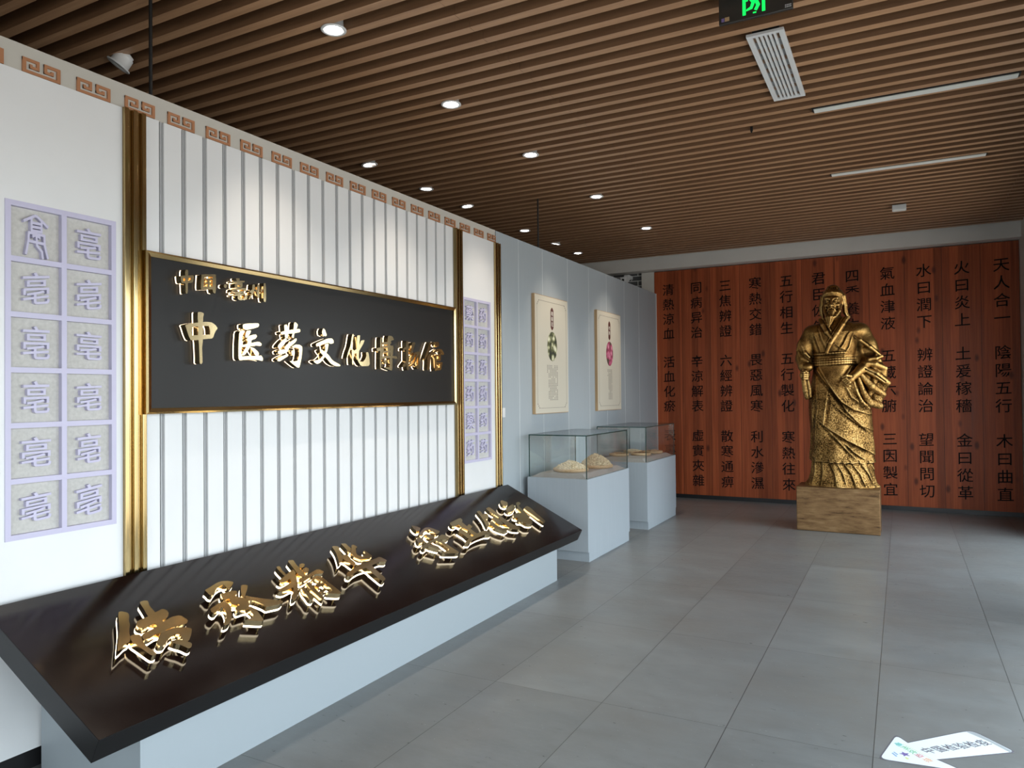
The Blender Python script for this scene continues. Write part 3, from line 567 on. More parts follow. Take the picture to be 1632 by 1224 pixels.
# slanted sign on its plinth
sg = thing('slanted_sign_stand', 'long dark brown slanted sign with glowing gold characters on a pale plinth', 'sign stand', (-2.8, 3.65, 0))
obj('plinth', MB().box(-3.155, -2.523, 1.774, 5.507, 0, .31).frustum((-3.155, -2.523, 1.774, 5.507), (-3.155, -3.150, 1.774, 5.507), .31, .60), M['plinth'], sg)
BP = np.array([-2.418, 0, .372]); BV = np.array([-.898, 0, .440]); BV /= np.linalg.norm(BV); BN = np.array([BV[2], 0, -BV[0]])
def bfn(u, v, d):
    q = BP + BV*v + BN*d; return (q[0], u, q[2])
g = MB(); bl = .797; BY0, BY1 = 1.547, 5.80
vs = [bfn(y, v, d) for y in (BY0, BY1) for v, d in ((0,-.001), (bl,-.001), (bl-.05,-.097), (0,-.097))]
g.add(vs, [(0,1,2,3), (7,6,5,4), (3,2,6,7), (0,3,7,4), (1,5,6,2), (0,4,5,1)])
bo = obj('sign_body', g, M['edge'], sg, bevel=.0015)
obj('sign_face', MB().add([bfn(y, v, d) for y in (BY0+.0015, BY1-.0015) for v, d in ((.0015, 0), (bl-.0015, 0), (bl-.0015,-.002), (.0015,-.002))], [(0,1,2,3), (7,6,5,4), (0,3,7,4), (1,5,6,2), (0,4,5,1), (3,2,6,7)]), M['board'], sg)
letters('board', sg, bfn, (.020, .030, .056), M['glow'], .003)
# ================================================================= posters
def poster(y0, y1, z0, z1, label, title, photo, ncol, nrow, rs):
    t = thing('poster_box', label, 'poster', (PW, (y0+y1)/2, z0), 'framed herb posters')
    X1 = -3.165
    obj('frame', MB().box(PW, X1-.002, y0, y1, z0, z1), M['oak'], t, bevel=.001)
    obj('sheet', MB().box(X1-.002, X1, y0+.006, y1-.006, z0+.006, z1-.006), M['poster'], t)
    w, h = y1-y0, z1-z0; e = X1; d = .0008
    g = MB()
    a0, a1, c0, c1 = y0+.05, y1-.05, z0+.055, z1-.055; l = .003
    g.box(e, e+d, a0+.04, a1-.04, c0, c0+l).box(e, e+d, a0+.04, a1-.04, c1-l, c1).box(e, e+d, a0, a0+l, c0+.04, c1-.04).box(e, e+d, a1-l, a1, c0+.04, c1-.04)
    for yy, s in ((a0, 1), (a1, -1)):
        for zz, q in ((c0, 1), (c1, -1)):
            for k in (0, .018, .036):
                p = sorted((yy+s*k, yy+s*(k+.012))); r = sorted((zz+q*(.036-k), zz+q*(.048-k)))
                g.box(e, e+d, p[0], p[1], r[0], r[1])
    obj('border', g, M['print'], t)
    cy = (y0+y1)/2; zt = z1 - .105
    g = MB(); pts = [(cy-.035, zt-.03), (cy-.02, zt-.012), (cy, zt), (cy+.02, zt-.012), (cy+.035, zt-.03), (cy+.035, zt-.205), (cy+.02, zt-.222), (cy, zt-.235), (cy-.02, zt-.222), (cy-.035, zt-.205)]
    g.prism(pts, lambda u, v, q: (e+q, u, v), 0, d); obj('title_plate', g, M['maroon'], t)
    g = MB(); n = len(title)
    for k, ch in enumerate(title):
        V, F = glyph(ch, .01, .004); z = zt - .118 + (.055 if n == 3 else .04)*((n-1)/2-k)*(1 if n == 3 else 1.5)
        g.add([(e+d+.0004+v[2]*.05, cy+.048*v[0], z+.048*v[1]) for v in V], F)
    obj('title_text', g, M['whiteprint'], t)
    pz = zt - .235 - .165
    n = 40; ring = [(cy+.118*math.cos(2*math.pi*i/n), pz+.150*math.sin(2*math.pi*i/n)) for i in range(n)]
    obj('flower_photo', MB().prism(ring, lambda u, v, q: (e+q, u, v), 0, d), M[photo], t)
    g = MB(); zz0 = pz - .19; step = (zz0 - (z0+.13))/nrow
    for c in range(ncol):
        yc = cy + (c-(ncol-1)/2)*.034
        r0 = 0; r1 = nrow if c < ncol-1 else nrow
        if c == 0: r1 = 5
        for r in range(r1):
            if rs.random() < .10: continue
            z = zz0 - step*(r+.5); hh = step*.30
            g.box(e, e+d, yc-.009, yc+.009, z+hh*.35, z+hh); g.box(e, e+d, yc-.010, yc+.006, z-hh, z-hh*.4); g.box(e, e+d, yc-.003, yc+.003, z-hh*.4, z+hh*.35)
    obj('body_text', g, M['print'], t)
poster(6.445, 7.250, 1.333, 2.522, 'cream herb poster with white flowers in an oval, nearer of the two', '亳菊花', 'chrysanthemum_photo', 8, 22, random.Random(1))
poster(8.110, 8.930, 1.325, 2.522, 'cream herb poster with a pink flower in an oval, farther of the two', '芍药', 'peony_photo', 5, 22, random.Random(2))
ls = thing('light_switch', 'small white light switch on the blue-grey partition beside the gold pilaster', 'switch', (PW, 5.832, 1.32))
obj('plate', MB().box(PW, PW+.008, 5.79, 5.876, 1.322, 1.408), M['metalwhite'], ls, bevel=.002)
obj('rocker', MB().box(PW+.008, PW+.011, 5.808, 5.858, 1.34, 1.39), M['white'], ls, bevel=.001)

# ================================================================= showcases
def showcase(y0, y1, label, xf=-2.53, xk=-3.14):
    t = thing('glass_showcase', label, 'showcase', ((xf+xk)/2, (y0+y1)/2, 0), 'pale blue glass showcases')
    c = M['pedestal']
    obj('plinth_body', MB().box(xk, xf-.001, y0, y1, .09, .75), c, t, bevel=.001)
    obj('toe_kick', MB().box(xk, xf-.002, y0+.022, y1-.022, 0, .09), c, t)
    obj('front_board', MB().add([(xf, y0+.022, 0), (xf, y1-.022, 0), (xf, y1-.022, .09), (xf, y1, .09), (xf, y1, .7495), (xf, y0, .7495), (xf, y0, .09), (xf, y0+.022, .09)] + [(xf-.0015, y0+.022, 0), (xf-.0015, y1-.022, 0), (xf-.0015, y1-.022, .09), (xf-.0015, y1, .09), (xf-.0015, y1, .7495), (xf-.0015, y0, .7495), (xf-.0015, y0, .09), (xf-.0015, y0+.022, .09)],
        [(0,1,2,3,4,5,6,7), (15,14,13,12,11,10,9,8)] + [(i, (i+1) % 8, 8+(i+1) % 8, 8+i) for i in range(8)]), c, t)
    i = .03
    obj('display_pad', MB().frustum((xk+i, xf-i, y0+i, y1-i), (xk+.09, xf-.09, y0+.10, y1-.10), .75, .785), M['greyfelt'], t)
    a, b, p, q = xk+.012, xf-.012, y0+.012, y1-.012; T = .010; zt = 1.150
    def pane(mb, ed):
        obj('glass_pane', mb, M['glass'], t); obj('glass_edge', ed, M['glassedge'], t)
    obj('glass_top', MB().box(a, b, p, q, zt-T, zt), M['glass'], t)
    obj('glass_side', MB().box(a+T, b-T, p, p+T, .751, zt-T), M['glass'], t); obj('glass_side', MB().box(a+T, b-T, q-T, q, .751, zt-T), M['glass'], t)
    obj('glass_side', MB().box(b-T, b, p, q, .751, zt-T), M['glass'], t); obj('glass_side', MB().box(a, a+T, p, q, .751, zt-T), M['glass'], t)
    e = MB(); w = .0012
    for x in (a-w, b): e.box(x, x+w, p-w, q+w, zt-T, zt+.0005)
    for y in (p-w, q): e.box(a, b, y, y+w, zt-T, zt+.0005)
    for x, y in ((a, p), (b, p), (a, q), (b, q)):
        sx = 1 if x == a else -1; sy = 1 if y == p else -1
        xs = sorted((x-sx*w, x+sx*T*.6)); ysr = sorted((y-sy*w, y+sy*T*.6)); e.box(xs[0], xs[1], ysr[0], ysr[1], .751, zt-T)
    obj('glass_edge', e, M['glassedge'], t)
showcase(6.205, 7.345, 'nearer pale blue showcase whose glass case holds two heaped trays')
showcase(7.960, 9.130, 'farther pale blue showcase whose glass case holds four flat trays')
def tray(x, y, r, label, heap, hm, hh, rs, n, hname, hlabel, cat):
    z0 = .7855
    t = thing('woven_tray', label, 'tray', (x, y, z0), 'round woven herb trays')
    k = r
    obj('tray_base', MB().lathe([(k*.90, z0), (k*.93, z0+.004)], 36, 0, x, y), M['wicker'], t)
    obj('tray_rim', MB().lathe([(k*.90, z0), (k, z0+.004), (k*1.01, z0+.018), (k*.99, z0+.030), (k*.95, z0+.030), (k*.935, z0+.016), (k*.93, z0+.0045)], 36, 0, x, y, cap=False), M['wicker'], t, smooth=True)
    g = MB(); m = 30
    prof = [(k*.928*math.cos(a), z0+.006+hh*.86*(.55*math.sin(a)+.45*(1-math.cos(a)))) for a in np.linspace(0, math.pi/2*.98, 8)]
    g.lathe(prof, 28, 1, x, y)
    for i in range(n):
        q = math.sqrt(rs.random())*.99; a = rs.random()*2*math.pi
        px, py = x+q*k*.90*math.cos(a), y+q*k*.90*math.sin(a); pz = z0+(.008 if hh > .05 else .017)+hh*(.55*math.sqrt(max(0, 1-q*q))+.45*(1-q))*rs.uniform(.88, 1.10)
        s = rs.uniform(.0065, .0125)*(1 if hh > .05 else .6); R = Matrix.Rotation(rs.random()*6.28, 3, 'Z') @ Matrix.Rotation(rs.uniform(-.9, .9), 3, 'X') @ Matrix.Rotation(rs.uniform(-.9, .9), 3, 'Y')
        sx, sy, sz = s*rs.uniform(.7, 1.4), s, s*rs.uniform(.25, .6)
        c = [Vector((px, py, pz)) + R @ Vector((sx*u, sy*v, sz*w)) for w in (-1, 1) for u, v in ((1, 0), (.4, .9), (-.7, .7), (-1, -.1), (-.3, -.9), (.7, -.7))]
        g.add(c, [(5,4,3,2,1,0), (6,7,8,9,10,11)] + [(j, (j+1) % 6, 6+(j+1) % 6, 6+j) for j in range(6)])
    o = obj(hname, g, [M[hm], M['heapcore']]); tag(o, hlabel, cat, None, 'stuff')
tray(-2.835, 6.530, .170, 'round woven tray heaped with pale slices, nearer one in the nearer showcase', 1, 'herb', .085, random.Random(4), 1250, 'herb_heap', 'nearer heap of pale dried herb slices in the nearer showcase', 'herbs')
tray(-2.745, 6.960, .170, 'round woven tray heaped with pale slices, farther one in the nearer showcase', 1, 'herb', .120, random.Random(5), 1350, 'herb_heap', 'farther, taller heap of pale dried herb slices in the nearer showcase', 'herbs')
tray(-2.992, 8.330, .114, 'woven tray of tan herbs at the left end of the farther showcase', 1, 'herbtan', .022, random.Random(6), 160, 'herb_layer', 'thin layer of tan herbs in the leftmost tray of the farther showcase', 'herbs')
tray(-2.790, 8.540, .120, 'woven tray of dark brown herbs at the front of the farther showcase', 1, 'herbbrown', .024, random.Random(7), 160, 'herb_layer', 'thin layer of dark brown herbs in the farther showcase', 'herbs')
tray(-2.988, 8.840, .116, 'woven tray of pale slices at the back of the farther showcase', 1, 'herb', .028, random.Random(8), 160, 'herb_layer', 'thin layer of pale slices in the tray at the back of the farther showcase', 'herbs')
tray(-2.740, 8.860, .120, 'woven tray of tan chips at the right end of the farther showcase', 1, 'herbtan', .026, random.Random(10), 160, 'herb_layer', 'thin layer of tan chips in the rightmost tray of the farther showcase', 'herbs')

# ================================================================= ceiling fittings
def downlight(x, y, label, on=True, tilt=(0, 0), power=52, dz=0.):
    t = thing('downlight', label, 'downlight', (x, y, 3.5), 'round recessed downlights'); z = 3.497 - dz
    R = Matrix.Translation((x, y, z)) @ Matrix.Rotation(tilt[0], 4, 'X') @ Matrix.Rotation(tilt[1], 4, 'Y')
    def put(nm, prof, m, cap=False):
        o = MB().lathe(prof, 28, 0, 0, 0, cap); o.v = [tuple(R @ Vector(p)) for p in o.v]; return obj(nm, o, m, t, smooth=True)
    put('trim_ring', [(.046, .010), (.048, -.004), (.062, -.009), (.068, -.005), (.068, .0), (.054, .004), (.050, .06)], M['metalwhite'])
    put('lens', [(.0475, .003), (.0475, .008)], M['lamp'] if on else M['lampoff'], True)
    put('can', [(.044, .012), (.044, .075), (.02, .085)], M['metalwhite'], True)
    if on:
        l = bpy.data.lights.new('downlight_lamp', 'SPOT'); l.energy = power; l.spot_size = 1.35; l.spot_blend = .7; l.shadow_soft_size = .035; l.color = (1, .87, .72)
        o = bpy.data.objects.new('lamp', l); COL.objects.link(o); o.parent = t; o.matrix_parent_inverse = t.matrix_basis.inverted(); o.location = (x, y, z-.012)
A = 'recessed downlight above the walkway, '
B = 'recessed downlight beyond the partition top, '
for y, lb in ((3.015, 'nearest the camera'), (4.177, 'second from the camera'), (5.381, 'third from the camera'), (6.851, 'fourth from the camera'), (8.466, 'farthest from the camera')):
    downlight(-2.665, y, 'lit ' + A + lb, True, (0, 0))
downlight(-3.962, 2.66, 'unlit downlight hanging crooked beside the nearer black hanger rod', False, (-.40, .45), dz=.045)
for y, lb, tl in ((4.935, 'nearest lit one', (.1, -.1)), (5.78, 'second lit one', (0, .05)), (6.527, 'third lit one, tilted', (.05, -.08)), (7.846, 'just left of the farther hanger rod', (0, 0)), (8.739, 'just right of the farther hanger rod', (0, .2)), (9.481, 'closest to the back beam', (0, 0))):
    downlight(-3.975, y, B + lb, True, tl, 34)
def led(y, label, x0, x1):
    t = thing('linear_light', label, 'ceiling light', ((x0+x1)/2, y, 3.5), 'unlit linear ceiling lights')
    obj('housing', MB().box(x0-.012, x1+.012, y-.044, y+.044, 3.500, 3.58), M['dark'], t)
    obj('diffuser', MB().box(x0, x1, y-.034, y+.034, 3.492, 3.500), M['diff'], t, bevel=.002)
led(5.530, 'nearer unlit white linear light set into the slatted ceiling', -.517, .672)
led(7.258, 'farther unlit white linear light set into the slatted ceiling', -.538, .648)
v = thing('air_vent', 'white slotted air vent grille under the ceiling slats', 'vent', (-.635, 4.67, 3.48), None)
vx0, vx1, vy0, vy1 = -.732, -.535, 4.165, 5.178
g = MB().box(vx0, vx0+.028, vy0, vy1, 3.484, 3.499).box(vx1-.028, vx1, vy0, vy1, 3.484, 3.499).box(vx0+.028, vx1-.028, vy0, vy0+.026, 3.484, 3.499).box(vx0+.028, vx1-.028, vy1-.026, vy1, 3.484, 3.499)
obj('frame', g, M['metalwhite'], v, bevel=.001)
g = MB(); w = vx1-vx0-.056
for k in range(1, 6):
    x = vx0+.028+w*k/6; g.box(x-.006, x+.006, vy0+.026, vy1-.026, 3.485, 3.499)
obj('louvre', g, M['metalwhite'], v)
obj('backing', MB().box(vx0+.03, vx1-.03, vy0+.02, vy1-.02, 3.512, 3.54), M['dark'], v)
g = MB(); 
for k in range(64):
    y = vy0+.026 + (vy1-vy0-.052)*(k+.5)/64; g.box(vx0+.028, vx1-.028, y-.0035, y+.0035, 3.500, 3.506)
obj('cross_fin', g, M['groove'], v)
h = thing('ceiling_hook', 'tiny black hook hanging from the ceiling slats right of centre', 'hook', (-.964, 5.674, 3.47))
obj('hook_body', MB().box(-.974, -.955, 5.668, 5.674, 3.478, 3.515).tube((-.9645, 5.671, 3.48), (-.9645, 5.671, 3.468), .006), M['rod'], h)
b = thing('ceiling_box', 'small white box fixture under the slats near the back wall', 'ceiling fixture', (0, 8.82, 3.45))
obj('housing', MB().box(-.065, .068, 8.76, 8.86, 3.448, 3.5), M['metalwhite'], b, bevel=.004)
obj('cover', MB().box(-.055, .058, 8.77, 8.85, 3.444, 3.448), M['diff'], b)
for y, lb in ((2.335, 'black hanger rod holding the partition top, nearer one by the crooked downlight'), (6.675, 'thin black hanger rod holding the partition top above the first poster')):
    r = thing('hanger_rod', lb, 'rod', (PW-.03, y, 3.0), 'black ceiling hanger rods')
    obj('rod', MB().tube((PW-.03, y, 3.004), (PW-.03, y, 3.75), .0085), M['rod'], r); obj('foot_plate', MB().box(PW-.05, PW-.01, y-.02, y+.02, 3.0, 3.005), M['rod'], r)
# exit sign
ex = thing('exit_sign', 'dark hanging exit sign with a green running figure in a doorway', 'exit sign', (-.604, 3.69, 3.35))
EY = 3.69; ez = 3.352
obj('panel', MB().box(-.777, -.430, EY, EY+.018, ez, ez+.175), M['exit'], ex, bevel=.004)
obj('hanger', MB().box(-.70, -.685, EY+.004, EY+.014, ez+.175, 3.75).box(-.522, -.507, EY+.004, EY+.014, ez+.175, 3.75), M['rod'], ex)
def gp(polys, nm, m, d=.0015):
    g = MB()
    for P in polys: g.prism(P, lambda u, v, q: (u, EY-q, v), 0.0002, d)
    obj(nm, g, m, ex)
cx = -.604
def R4(a, b, c, d): return [(a, b), (c, b), (c, d), (a, d)]
d0, d1 = -.662, -.556
gp([R4(d0, ez+.020, d0+.015, ez+.150), R4(d0, ez+.150, d1, ez+.164), R4(d1-.015, ez+.020, d1, ez+.150)], 'door_symbol', M['exitgreen'])
def mn(P): return [(-.608+(a-cx+.012)*1.3, ez+.022+(b-ez-.030)*1.1) for a, b in P]
man = [[(cx-.012+.011*math.cos(i*.5236), ez+.136+.011*math.sin(i*.5236)) for i in range(12)],
       [(cx-.026, ez+.122), (cx-.002, ez+.116), (cx+.002, ez+.080), (cx-.018, ez+.074), (cx-.028, ez+.090)],
       [(cx-.022, ez+.118), (cx-.040, ez+.104), (cx-.042, ez+.088), (cx-.034, ez+.088), (cx-.032, ez+.100), (cx-.020, ez+.108)],
       [(cx-.004, ez+.114), (cx+.010, ez+.098), (cx+.014, ez+.090), (cx+.008, ez+.086), (cx-.006, ez+.100)],
       [(cx-.020, ez+.082), (cx-.026, ez+.060), (cx-.040, ez+.052), (cx-.040, ez+.044), (cx-.018, ez+.050), (cx-.008, ez+.078)],
       [(cx-.010, ez+.082), (cx-.004, ez+.062), (cx-.012, ez+.044), (cx-.002, ez+.038), (cx+.010, ez+.062), (cx+.002, ez+.084)],
       R4(cx-.016, ez+.028, cx-.004, ez+.034)]
gp([mn(P) for P in man], 'running_figure', M['exitgreen'])
gp([R4(-.510, ez+.080, -.455, ez+.100), [(-.510, ez+.118), (-.538, ez+.090), (-.510, ez+.062)]], 'arrow', M['exitgreen'])
gp([R4(-.748, ez+.012, -.726, ez+.032)], 'maker_label', M['oak'], .001); gp([R4(-.764, ez+.012, -.750, ez+.030)], 'maker_label', M['purple'], .001)
g = MB()
for r in range(2):
    for k in range(4): g.box(-.466+.0075*k, -.460+.0075*k, EY-.001, EY-.0002, ez+.010+.009*r, ez+.016+.009*r)
obj('small_print', g, M['groove'], ex)
# camera over the partition
cc = thing('security_camera', 'small white security camera by the grey bricks above the partition end', 'camera', (-3.62, 10.5, 3.2))
obj('mount', MB().box(-3.66, -3.58, 10.50, 10.68, 3.25, 3.30), M['metalwhite'], cc, bevel=.004)
obj('body', MB().frustum((-3.645, -3.595, 10.36, 10.46), (-3.67, -3.57, 10.34, 10.56), 3.16, 3.25), M['metalwhite'], cc, bevel=.008)
obj('lens', MB().tube((-3.62, 10.34, 3.205), (-3.62, 10.352, 3.205), .018), M['rod'], cc)

# ================================================================= floor arrow
AX = Vector((.68, .733)).normalized(); AP = Vector((-AX.y, AX.x)); AO = Vector((-.112, 3.420))   # tip, along the shaft
def rnd(P, r, n=5):
    out = []
    m = len(P)
    for i in range(m):
        p = Vector(P[i][:2]); rr = P[i][2] if len(P[i]) > 2 else r
        a = (Vector(P[i-1][:2])-p); b = (Vector(P[(i+1) % m][:2])-p)
        if rr == 0: out.append(p); continue
        s = p + a.normalized()*rr; e = p + b.normalized()*rr
        for k in range(n+1):
            t = k/n; out.append(s*(1-t)**2 + p*2*t*(1-t) + e*t*t)
    return [tuple(q) for q in out]
def afn(u, v, d):
    q = AO + AX*u + AP*v; return (q.x, q.y, d)
fa = thing('floor_arrow_sticker', 'white arrow sticker with dark lettering on the grey floor tiles', 'floor sticker', (AO.x, AO.y, 0))
OUT = [(0,0,.034), (.251,.146,.036), (.237,.068,0), (.602,.062,.045), (.588,-.158,.022), (.229,-.094,0), (.250,-.212,.036)]
def inset(P, d):
    n = len(P); R = []
    A = sum(P[i][0]*P[(i+1) % n][1]-P[(i+1) % n][0]*P[i][1] for i in range(n)); s = 1 if A > 0 else -1
    for i in range(n):
        p = Vector(P[i][:2]); a = (p-Vector(P[i-1][:2])).normalized(); b = (Vector(P[(i+1) % n][:2])-p).normalized()
        na = Vector((-a.y, a.x))*s; nb = Vector((-b.y, b.x))*s; m = (na+nb).normalized(); q = p + m*(d/max(.35, m.dot(na)))
        R.append((q.x, q.y, P[i][2]))
    return R
obj('rim', MB().prism(rnd(OUT, .03), afn, .0002, .0010), M['floorink'], fa)
obj('sheet', MB().prism(rnd(inset(OUT, .006), .03), afn, .0010, .0014), M['sticker'], fa)
obj('grey_corner', MB().prism(rnd([(.520,.056,0), (.560,.050,0), (.569,-.045,.03), (.560,-.150,0), (.578,-.150,.016), (.594,.052,.04)], 0), afn, .0014, .0018), M['stickergrey'], fa)
g = MB()
for k, ch in enumerate('中国检验检疫'):
    V, F = glyph(ch, .010, .004); u = .254 + .0557*k; w = -.019 - .0055*k
    g.add([afn(u + .050*v[0] - .012*v[1], w + .056*v[1], .0018+v[2]*.05) for v in V], F)
obj('lettering', g, M['floorink'], fa)
for (ch, c, w) in (('亳', 'teal', .066), ('州', 'green', .031), ('欢', 'green', -.005), ('迎', 'red', -.040), ('您', 'orange', -.080)):
    V, F = glyph(ch, .010, .004)
    obj('coloured_character', MB().add([afn(.183 + .034*v[1], w - .034*v[0], .0018+v[2]*.05) for v in V], F), M[c], fa)
obj('print_line', MB().prism([(.203,.066), (.2045,.066), (.2085,-.083), (.207,-.083)], afn, .0014, .0018), M['lime'], fa)
star = [(.136 + (.022 if i % 2 == 0 else .010)*math.cos(i*math.pi/5), -.009 + (.022 if i % 2 == 0 else .010)*math.sin(i*math.pi/5)) for i in range(10)]
obj('flower_emblem', MB().prism(star, afn, .0014, .0018), M['purple'], fa)
obj('emblem_stroke', MB().prism([(.085,-.012), (.092,.018), (.099,.018), (.093,-.012)], afn, .0014, .0018).prism([(.101,-.002), (.106,.022), (.112,.022), (.108,-.002)], afn, .0014, .0018), M['blue'], fa)
obj('emblem_stroke', MB().prism([(.108,-.045), (.114,-.028), (.122,-.031), (.119,-.048)], afn, .0014, .0018), M['lime'], fa)
# ================================================================= bronze statue on its plinth
ped = thing('statue_plinth', 'brushed bronze box plinth carrying the robed statue', 'plinth', (-.635, 8.90, 0))
obj('plinth_block', MB().box(-1.052, -.222, 8.674, 9.12, 0, .482), M['bronzebase'], ped, bevel=.006)

class Sculpt:
    """signed-distance clay: blobs are blended into one field, then skinned by surface nets"""
    def __init__(s, lo, hi, h):
        s.lo = np.array(lo, np.float32); s.h = h
        s.n = np.ceil((np.array(hi)-s.lo)/h).astype(int)+1
        s.d = np.full(s.n, .12, np.float32)
        s.ax = [s.lo[i] + h*np.arange(s.n[i], dtype=np.float32) for i in range(3)]
    def win(s, lo, hi):
        a = np.maximum(0, np.floor((np.array(lo)-s.lo)/s.h).astype(int)); b = np.minimum(s.n, np.ceil((np.array(hi)-s.lo)/s.h).astype(int)+1)
        sl = tuple(slice(int(p), int(q)) for p, q in zip(a, b))
        X, Y, Z = np.meshgrid(*[s.ax[i][sl[i]] for i in range(3)], indexing='ij', sparse=True)
        return sl, X, Y, Z
    def blend(s, sl, f, k, cut=False):
        d = s.d[sl]
        if cut:
            f = -f
            if k <= 0: s.d[sl] = np.maximum(d, f); return
            h = np.clip(.5 - .5*(d-f)/k, 0, 1); s.d[sl] = d*(1-h)+f*h + k*h*(1-h); return
        if k <= 0: s.d[sl] = np.minimum(d, f); return
        h = np.clip(.5 + .5*(d-f)/k, 0, 1); s.d[sl] = d*h+f*(1-h) - k*h*(1-h) if False else (d*(1-h)+f*h) - k*h*(1-h)
    def cap(s, a, b, ra, rb=None, k=.02, cut=False):
        rb = ra if rb is None else rb; a = np.array(a, np.float32); b = np.array(b, np.float32); m = max(ra, rb)+k+.03
        sl, X, Y, Z = s.win(np.minimum(a, b)-m, np.maximum(a, b)+m)
        ba = b-a; L = float(ba@ba)+1e-9
        t = np.clip(((X-a[0])*ba[0]+(Y-a[1])*ba[1]+(Z-a[2])*ba[2])/L, 0, 1)
        f = np.sqrt((X-a[0]-t*ba[0])**2+(Y-a[1]-t*ba[1])**2+(Z-a[2]-t*ba[2])**2) - (ra+(rb-ra)*t)
        s.blend(sl, f, k, cut)
    def path(s, P, r, k=.015, cut=False):
        r = r if isinstance(r, (list, tuple)) else [r]*len(P)
        for i in range(len(P)-1): s.cap(P[i], P[i+1], r[i], r[i+1], k, cut)
    def ell(s, c, r, k=.02, cut=False, rot=0.):
        m = max(r)+k+.03; c = np.array(c, float)
        sl, X, Y, Z = s.win(c-m, c+m); x = X-c[0]; y = Y-c[1]; z = Z-c[2]
        if rot: ca, sa = math.cos(rot), math.sin(rot); x, z = x*ca+z*sa, -x*sa+z*ca
        q = np.sqrt((x/r[0])**2+(y/r[1])**2+(z/r[2])**2); q2 = np.sqrt((x/r[0]**2)**2+(y/r[1]**2)**2+(z/r[2]**2)**2)+1e-6
        s.blend(sl, q*(q-1)/q2, k, cut)
    def column(s, prof, k=.0, fold=None):
        """prof rows: z, cx, cy, rx, ry ; fold(angle, z) -> radial offset"""
        P = np.array(prof, float); z0, z1 = P[0, 0], P[-1, 0]
        mx = P[:, 3].max()+.12
        sl, X, Y, Z = s.win((P[:, 1].min()-mx, P[:, 2].min()-mx, z0-.05), (P[:, 1].max()+mx, P[:, 2].max()+mx, z1+.05))
        zz = np.clip(Z, z0, z1); I = [np.interp(zz, P[:, 0], P[:, j]).astype(np.float32) for j in (1, 2, 3, 4)]
        x = X-I[0]; y = Y-I[1]; q = np.sqrt((x/I[2])**2+(y/I[3])**2)+1e-6; q2 = np.sqrt((x/I[2]**2)**2+(y/I[3]**2)**2)+1e-6
        f = q*(q-1)/q2
        if fold is not None: f = f - fold(np.arctan2(x/I[2], -y/I[3]), Z)
        f = np.maximum(f, np.maximum(z0-Z, Z-z1))
        s.blend(sl, f.astype(np.float32), k)
    def mesh(s, name):
        d = s.d; n = d.shape; ins = d < 0
        cnt = np.zeros((n[0]-1, n[1]-1, n[2]-1), np.int8)
        for i in (0, 1):
            for j in (0, 1):
                for k in (0, 1): cnt += ins[i:n[0]-1+i, j:n[1]-1+j, k:n[2]-1+k]
        act = (cnt > 0) & (cnt < 8); idx = -np.ones(cnt.shape, np.int64); C = np.argwhere(act); idx[act] = np.arange(len(C))
        acc = np.zeros((len(C), 3)); w = np.zeros(len(C)); co = [(i, j, k) for i in (0, 1) for j in (0, 1) for k in (0, 1)]
        val = {c: d[C[:, 0]+c[0], C[:, 1]+c[1], C[:, 2]+c[2]] for c in co}
        for a in co:
            for ax in range(3):
                if a[ax]: continue
                b = list(a); b[ax] = 1; b = tuple(b); va, vb = val[a], val[b]; m = (va < 0) != (vb < 0)
                t = np.where(m, va/np.where(va == vb, 1, va-vb), 0); p = np.tile(np.array(a, float), (len(C), 1)); p[:, ax] = t
                acc[m] += p[m]; w[m] += 1
        V = s.lo + s.h*(C + acc/w[:, None]); F = []
        for ax in range(3):
            u, v = (ax+1) % 3, (ax+2) % 3
            sl0 = [slice(None)]*3; sl1 = [slice(None)]*3; sl0[ax] = slice(0, n[ax]-1); sl1[ax] = slice(1, n[ax])
            A, B = ins[tuple(sl0)], ins[tuple(sl1)]; E = np.argwhere(A != B)
            E = E[(E[:, u] > 0) & (E[:, v] > 0) & (E[:, u] < n[u]-1) & (E[:, v] < n[v]-1)]
            fl = A[E[:, 0], E[:, 1], E[:, 2]]
            def g(du, dv):
                q = E.copy(); q[:, u] += du; q[:, v] += dv; return idx[q[:, 0], q[:, 1], q[:, 2]]
            Q = np.stack([g(-1, -1), g(0, -1), g(0, 0), g(-1, 0)], 1); Q[~fl] = Q[~fl][:, ::-1]; F.append(Q)
        F = np.concatenate(F)
        me = bpy.data.meshes.new(name); me.vertices.add(len(V)); me.vertices.foreach_set('co', V.astype(np.float32).ravel())
        me.loops.add(len(F)*4); me.loops.foreach_set('vertex_index', F.ravel().astype(np.int32)); me.polygons.add(len(F))
        me.polygons.foreach_set('loop_start', np.arange(0, len(F)*4, 4, dtype=np.int32)); me.polygons.foreach_set('loop_total', np.full(len(F), 4, np.int32))
        me.update(calc_edges=True); me.validate(); return me

# the sculptor's frame: x to the right, -y towards the visitor, z up from the plinth top
SX, SY, SZ = -.640, 8.915, .4825
S = Sculpt((-.46, -.33, -.012), (.60, .27, 2.28), .0054)
def px(a, b): return ((a-261)*.002325, (945-b)*.002553)
# skirt under the robe, with hanging folds
def f_low(a, z):
    return .011*np.sin(a*7+2.0+z*2) + .007*np.sin(a*13+1+z*9)
S.column([(-.02,.03,0,.385,.225),(.02,.03,0,.375,.222),(.05,.03,0,.352,.215),(.14,.035,0,.325,.205),(.30,.035,0,.305,.20),(.45,.03,0,.29,.19)], 0, f_low)
